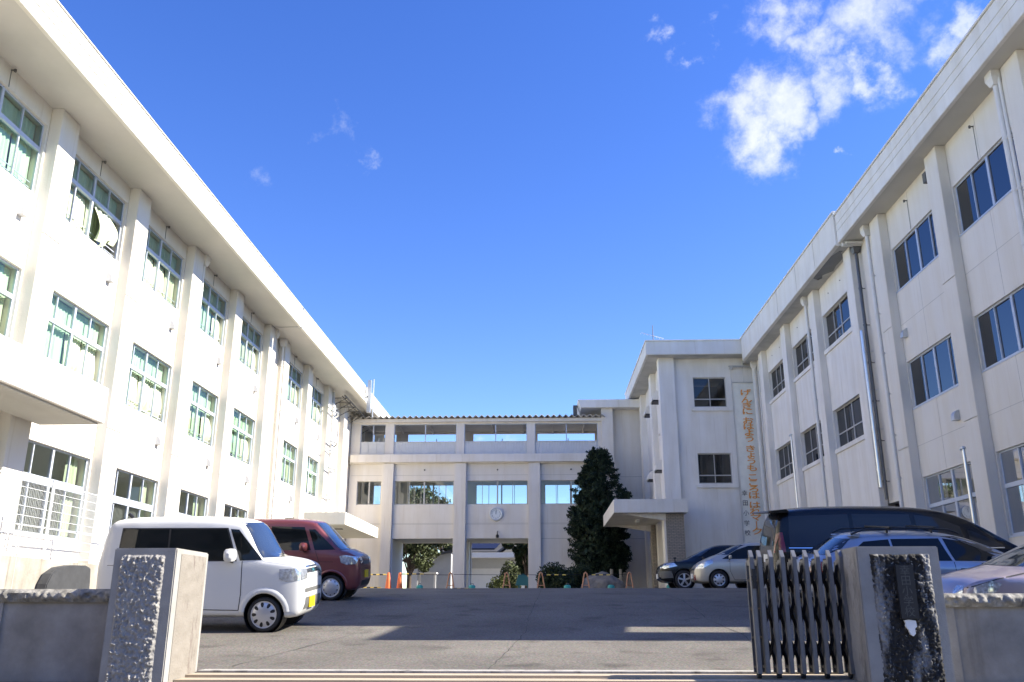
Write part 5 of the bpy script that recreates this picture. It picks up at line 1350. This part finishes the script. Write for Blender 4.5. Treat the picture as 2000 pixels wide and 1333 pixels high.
for x, lb in ((-4.95, 'green barrier weight in the left ground opening'), (-2.85, 'green barrier weight in the right ground opening'), (.95, 'green barrier weight before the bushes'), (2.68, 'green barrier weight before the garden rock'), (5.0, 'green weight under the cars beside the porch')):
    T = Thing('barrier_weight', (x, YB, gz(YB)), lb, 'weight', 'green barrier weights', local=True)
    mb = MB(); mb.lathe([(0, 0), (.14, 0), (.14, .16), (.10, .21), (0, .21)], (0, 0, 0), (0, 0, 1), 14); T.part('block', mb, 'teal'); mb = MB(); mb.tube([(-.05, 0, .2), (-.04, 0, .27), (.04, 0, .27), (.05, 0, .2)], .015, 5); T.part('handle', mb, 'trim_grey')

# ================================================================== plants
def leafquads(mb, pts, size, rnd, flat=1.0, asp=1.6, dirs=None):
    for i, p in enumerate(pts):
        s_ = size * rnd.uniform(.6, 1.3)
        n_ = Vector((rnd.gauss(0, 1), rnd.gauss(0, 1), rnd.gauss(0, 1))).normalized()
        if dirs: n_ = (n_ + dirs[i] * 1.2).normalized()
        a = n_.orthogonal().normalized(); a = Matrix.Rotation(rnd.uniform(0, 6.28), 3, n_) @ a; b_ = n_.cross(a)
        a *= s_ * asp; b_ *= s_
        o = len(mb.v); mb.v += [tuple(p - a), tuple(p + b_ * .8), tuple(p + a), tuple(p - b_ * .8)]; mb.f.append((o, o + 1, o + 2, o + 3)); mb.m.append(0)
def blob_pts(rnd, c, r, n_, shell=.55):
    o = []
    for _ in range(n_):
        d = Vector((rnd.gauss(0, 1), rnd.gauss(0, 1), rnd.gauss(0, 1))).normalized(); t = rnd.uniform(shell, 1) ** .7
        q = 1 + .22 * noise.noise(d * 2.3 + Vector(c) * .7)
        o.append(Vector((c[0] + d.x * r[0] * t * q, c[1] + d.y * r[1] * t * q, c[2] + d.z * r[2] * t * q)))
    return o
rnd = random.Random(11)
# conifer
CX, CY = 2.95, 52.0; g = gz(CY)
CT = Thing('conifer_tree', (CX, CY, g), 'tall dark conifer with a ragged pointed crown beside the porch', 'tree')
mb = MB(); mb.tube([(CX + .35, CY, g), (CX + .3, CY, 3), (CX + .3, CY, 6.5), (CX + .15, CY, 8.8)], [.16, .14, .08, .02], 10); CT.part('trunk', mb, 'bark', smooth=True)
prof = [(1.75, .7), (2.3, 1.45), (2.9, 1.85), (3.6, 1.75), (4.6, 1.72), (5.6, 1.82), (6.4, 1.72), (7.0, 1.38), (7.6, .92), (8.1, .50), (8.6, .26), (9.05, .05)]
mb = MB()
for k in range(420):
    z = rnd.uniform(1.9, 8.95); rr = interp(prof, z) * .84; a = rnd.uniform(0, 2 * math.pi)
    rr *= .93 + .30 * noise.noise(Vector((math.cos(a) * 1.6, math.sin(a) * 1.6, z * 1.5)))
    t0 = rnd.uniform(.70, 1.0); c_ = Vector((CX + .10 + (.15 if z < 6 else .3 - .0) + math.cos(a) * rr * t0, CY + math.sin(a) * rr * t0 * .9, z))
    # a frond: bent spray of needles pointing outwards and up
    dr = Vector((math.cos(a), math.sin(a), .45)).normalized(); ln = .34 + .34 * rnd.random()
    P = [];
    for _ in range(95):
        q = rnd.random(); off = Vector((rnd.gauss(0, 1), rnd.gauss(0, 1), rnd.gauss(0, 1))) * (.13 * (1.12 - q))
        P.append(c_ + dr * (q * ln) + off)
    leafquads(mb, P, .034, rnd, asp=3.2)
leafquads(mb, [Vector((CX + .15 + math.cos(a) * interp(prof, z) * t * .84, CY + math.sin(a) * interp(prof, z) * t, z)) for a, z, t in ((rnd.uniform(0, 6.28), rnd.uniform(1.9, 8.6), rnd.uniform(.2, .75)) for _ in range(4200))], .11, rnd)
CT.part('crown', mb, 'needles')
# low side clump of the conifer under the porch roof
mb = MB()
for (cx_, cz, r_) in ((4.42, 3.1, (.68, .8, .60)), (4.25, 2.4, (.62, .8, .55)), (4.5, 4.05, (.58, .5, .22)), (4.0, 2.0, (.6, .6, .4))):
    leafquads(mb, blob_pts(rnd, (cx_ , CY - .1, cz), r_, 1500, .3), .055, rnd, asp=1.7)
CT.part('low_branch', mb, 'needles')
for x in (3.8, 4.3):
    mb = MB(); mb.tube([(x, 50.3, gz(50)), (x, 50.3, 2.1)], .09, 8); single('bollard', mb, 'conc', 'pale post at the %s of the conifer foot, by the porch' % ('left' if x < 4 else 'right'), 'post', 'posts at the conifer foot', smooth=True)
def bush(x, y, r, label, n_=4200, m='leaf_bush', size=.035):
    g = gz(y); T = Thing('bush', (x, y, g), label, 'bush', 'clipped bushes')
    mb = MB(); leafquads(mb, blob_pts(rnd, (x, y, g + r[2] * .55), r, n_, .6), size, rnd, asp=1.5)
    leafquads(mb, blob_pts(rnd, (x, y, g + r[2] * .5), tuple(q * .8 for q in r), n_ // 5, .2), size * 3, rnd); T.part('foliage', mb, m)
    mb = MB(); mb.tube([(x, y, g), (x, y, g + r[2] * .6)], .05, 6); T.part('stem', mb, 'bark')
bush(.55, 43, (.92, .9, .92), 'round clipped dark bush left of the garden rock'); bush(1.9, 45, (.85, .8, .95), 'dark bush behind, between the round bush and the rock')
bush(.9, 42.2, (.6, .5, .5), 'low dark bush in front of the round one', 2000)
mb = MB(); bmx = bmesh.new(); bmesh.ops.create_icosphere(bmx, subdivisions=4, radius=1)
for v in bmx.verts:
    d = v.co.normalized(); q = 1 + .28 * noise.noise(d * 1.3 + Vector((4, 0, 0))) + .12 * noise.noise(d * 3.7); v.co = Vector((2.75 + d.x * 1.05 * q, 43 + d.y * .7 * q, .75 + max(-.4, d.z) * .85 * q))
mb.v = [tuple(v.co) for v in bmx.verts]; mb.f = [tuple(v.index for v in f_.verts) for f_ in bmx.faces]; mb.m = [0] * len(mb.f); bmx.free()
single('garden_rock', mb, 'rock', 'brown-grey boulder at the foot of the conifer', 'rock', smooth=True)

def broadleaf(x, y, h, cr, label, m, n_=9000, seed=1, cz=.6, stems=5, group='trees behind the connecting block', size=.07):
    r_ = random.Random(seed); g = gz(y); T = Thing('broadleaf_tree', (x, y, g), label, 'tree', group)
    mb = MB(); top = Vector((x, y, g + h * cz)); mb.tube([(x, y, g), (x + .05, y, g + h * .3), top], [.18, .14, .08], 9)
    ends = []
    for k in range(stems * 2):
        a = 2 * math.pi * k / (stems * 2) + r_.random(); e = Vector((x + math.cos(a) * cr * r_.uniform(.4, .85), y + math.sin(a) * cr * r_.uniform(.4, .85), g + h * r_.uniform(.4, .95)))
        s0 = Vector((x, y, g + h * r_.uniform(.22, .45))); mb.tube([s0, s0.lerp(e, .5) + Vector((0, 0, .15)), e], [.07, .045, .015], 6); ends.append(e)
    T.part('trunk', mb, 'bark', smooth=True)
    mb = MB()
    for k in range(34):
        e = ends[k % len(ends)] + Vector((r_.gauss(0, .22) * cr, r_.gauss(0, .22) * cr, r_.gauss(0, .16) * cr)); rr = r_.uniform(.14, .32) * cr
        leafquads(mb, blob_pts(r_, e, (rr * 1.2, rr * 1.2, rr * .8), n_ // 34, .2), size, r_)
    T.part('crown', mb, m)
broadleaf(-9.6, 64, 5.2, 2.0, 'small grey-green tree seen through the left ground opening', 'leaf_tree', 9000, 3, .55)
broadleaf(-12.0, 72, 9.0, 3.4, 'tall tree seen through the left bridge windows', 'leaf_tree', 12000, 5, size=.09)
broadleaf(-8.6, 75, 8.9, 2.6, 'taller tree seen through the second bridge window', 'leaf_tree', 11000, 8, size=.09)
broadleaf(-1.25, 66, 4.6, 1.35, 'dark evergreen tree at the right of the right ground opening', 'leaf_bush', 11000, 13, .5, size=.08)
broadleaf(-.4, 70, 5.4, 1.9, 'evergreen behind, at the edge of the right ground opening', 'leaf_bush', 9000, 17, .5, size=.08)
def shrub(x, y, r, label, m, n_, size):
    g = gz(y); T = Thing('shrub', (x, y, g), label, 'shrub', 'loose shrubs in the right opening'); mb = MB(); leafquads(mb, blob_pts(rnd, (x, y, g + r[2] * .7), r, n_, .25), size, rnd); T.part('foliage', mb, m); mb = MB(); mb.tube([(x, y, g), (x, y, g + r[2])], .05, 6); T.part('stem', mb, 'bark')
shrub(-2.9, 62, (1.0, .8, .9), 'pale green shrub low in the right ground opening', 'leaf_light', 3000, .05)
shrub(-2.3, 62.5, (.8, .8, 1.5), 'taller pale shrub beside the evergreen', 'leaf_tree', 3000, .06)

# ================================================================== buildings behind
SH = Thing('shed', (-8.3, 68, .7), 'plain grey gabled shed seen through the left ground opening', 'shed')
mb = MB(); mb.prism([(-10.2, .5), (-6.9, .5), (-6.9, 4.0), (-9.4, 3.55), (-10.2, 3.4)], 1, 67, 72); SH.part('wall', mb, 'shed_wall')
mb = MB(); mb.prism([(-10.5, 3.35), (-6.75, 4.05), (-6.75, 4.2), (-10.5, 3.5)], 1, 66.6, 72.2); SH.part('roof', mb, 'roof_tile')
mb = MB(); mb.box(-9.9, -9.4, 66.96, 66.999, 1.0, 2.9); SH.part('door', mb, 'white_paint')
AX = Thing('annex', (-4, 76, .7), 'white flat-roofed annex with deep eaves seen through the ground openings', 'annex')
mb = MB(); mb.box(-7.9, 2, 75, 82, .5, 4.0); AX.part('wall', mb, 'white_paint')
mb = MB(); mb.box(-8.3, 2.4, 73.6, 82, 4.0, 4.42); AX.part('roof', mb, 'white_paint', bevel=.01)
mb = MB(); mb.box(-8, 1.9, 74.96, 74.999, 3.2, 3.99); AX.part('shutter_box', mb, 'shed_wall')
HS = Thing('house', (-3, 92, .7), 'beige house with dark gabled roof and solar panels behind the annex', 'house')
mb = MB(); mb.prism([(-9.5, .5), (-1.5, .5), (-1.5, 5.3), (-1.5, 5.4), (-9.5, 5.4)], 1, 88, 98); mb.add([(-3.9, 87.99, 5.2), (-1.0, 87.99, 5.2), (-1.6, 87.99, 7.0)], [(0, 1, 2)])
mb.prism([(-4.2, .5), (.8, .5), (.8, 5.2), (-1.4, 7.1), (-4.2, 5.0)], 1, 86.4, 98); HS.part('wall', mb, 'house_wall')
mb = MB(); mb.hexa([(-9.9, 86.9, 5.3), (-3.2, 86.9, 5.3), (-3.2, 98, 5.3), (-9.9, 98, 5.3)], [(-9.9, 89.5, 7.6), (-1.5, 89.5, 7.6), (-1.5, 96, 7.6), (-9.9, 96, 7.6)]); mb.prism([(-4.7, 4.85), (-1.4, 7.35), (1.3, 5.0), (1.3, 5.2), (-1.4, 7.6), (-4.7, 5.05)], 1, 86.0, 98); HS.part('roof', mb, 'roof_tile')
mb = MB(); mb.add([(-9.2, 87.1, 5.62), (-4.6, 87.1, 5.62), (-3.4, 88.9, 7.2), (-9.2, 88.9, 7.2)], [(0, 1, 2, 3)]); HS.part('solar_panel', mb, 'solar')
mb = MB(); mb.box(-7.9, -7.75, 64.7, 64.85, .6, 2.4); mb.box(-9.0, -7.7, 64.6, 65.6, 2.4, 2.5); mb.box(-9, -8.85, 64.7, 64.85, .6, 2.4)
single('garden_shelter', mb, 'white_paint', 'small white shelter frame in the left ground opening', 'shelter')
mb = MB(); mb.prism([(-1.9, 1.5), (-.9, 1.5), (-1.0, 2.0), (-1.3, 2.25), (-1.7, 2.2)], 1, 61, 61.8); mb.box(-1.7, -1.6, 61.1, 61.2, .6, 1.5); mb.box(-1.1, -1.0, 61.1, 61.2, .6, 1.5)
single('play_equipment', mb, 'bluegreen', 'teal covered object under the evergreens in the right opening', 'play equipment')
mb = MB(); mb.box(-18, -14, 78, 84, .5, 5.2); mb.prism([(-18.5, 5.2), (-13.5, 5.2), (-16, 7.2)], 1, 77.5, 84.5); single('house', mb, 'house_wall', 'pale house far behind the left ground opening', 'house')


# ================================================================== unseen surroundings added behind the camera (mirrored in car glass, block the low sky)
def added_house(x0, x1, y0, y1, h, m_, label):
    T = Thing('added_house', ((x0 + x1) / 2, y1, gz(y1)), label, 'house', 'unseen houses added behind the camera')
    F = Fac('N', y1); hs_ = []
    x = x0 + .9
    while x + 1.5 < x1:
        hs_ += [(x, x + 1.5, .0, 1.5), (x, x + 1.5, 3.0, 4.3)]; x += 2.9
    mb = MB(); F.wall(mb, x0, x1, -1.9, h, hs_, -.2, 0); mb.box(x0, x0 + .2, y0, y1 - .21, -1.9, h); mb.box(x1 - .2, x1, y0, y1 - .21, -1.9, h); mb.box(x0 + .21, x1 - .21, y0, y0 + .2, -1.9, h)
    T.part('wall', mb, m_)
    mb = MB(); mb.box(x0 + .3, x1 - .3, y1 - 1.5, y1 - 1.4, -1.9, h - .1); T.part('floor', mb, 'interior')
    for (a, b_, z0, z1) in hs_: window(T, F, a, b_, z0, z1, cols=2, thick_mid=False, metal='alu_old', glass='glass_dark')
    mb = MB(); mb.prism([(y0 - .6, h), (y1 + .6, h), ((y0 + y1) / 2, h + 2.2)], 0, x0 - .5, x1 + .5); T.part('roof', mb, 'roof_tile')
added_house(-26, -13, -22, -13, 5.6, 'house_wall', 'unseen beige two-storey house added behind the camera, left')
added_house(-10, 2, -23, -14, 5.4, 'shed_wall', 'unseen grey two-storey house added straight behind the camera')
added_house(6, 18, -22, -13, 5.8, 'conc', 'unseen concrete-grey two-storey house added behind the camera, right')
for i, (x, y) in enumerate(((-11.6, -12), (3.8, -12.5), (21, -11), (-30, -11))):  # out-of-view trees added to shut off more of the low sky
    broadleaf(x, y, 7.5, 2.6, ['unseen dark tree added between the beige and grey houses', 'unseen dark tree added right of the grey house', 'unseen dark tree added right of the concrete house', 'unseen dark tree added left of the beige house'][i], 'leaf_bush', 3500, 40 + i, .55, group='unseen trees added behind the camera', size=.16)
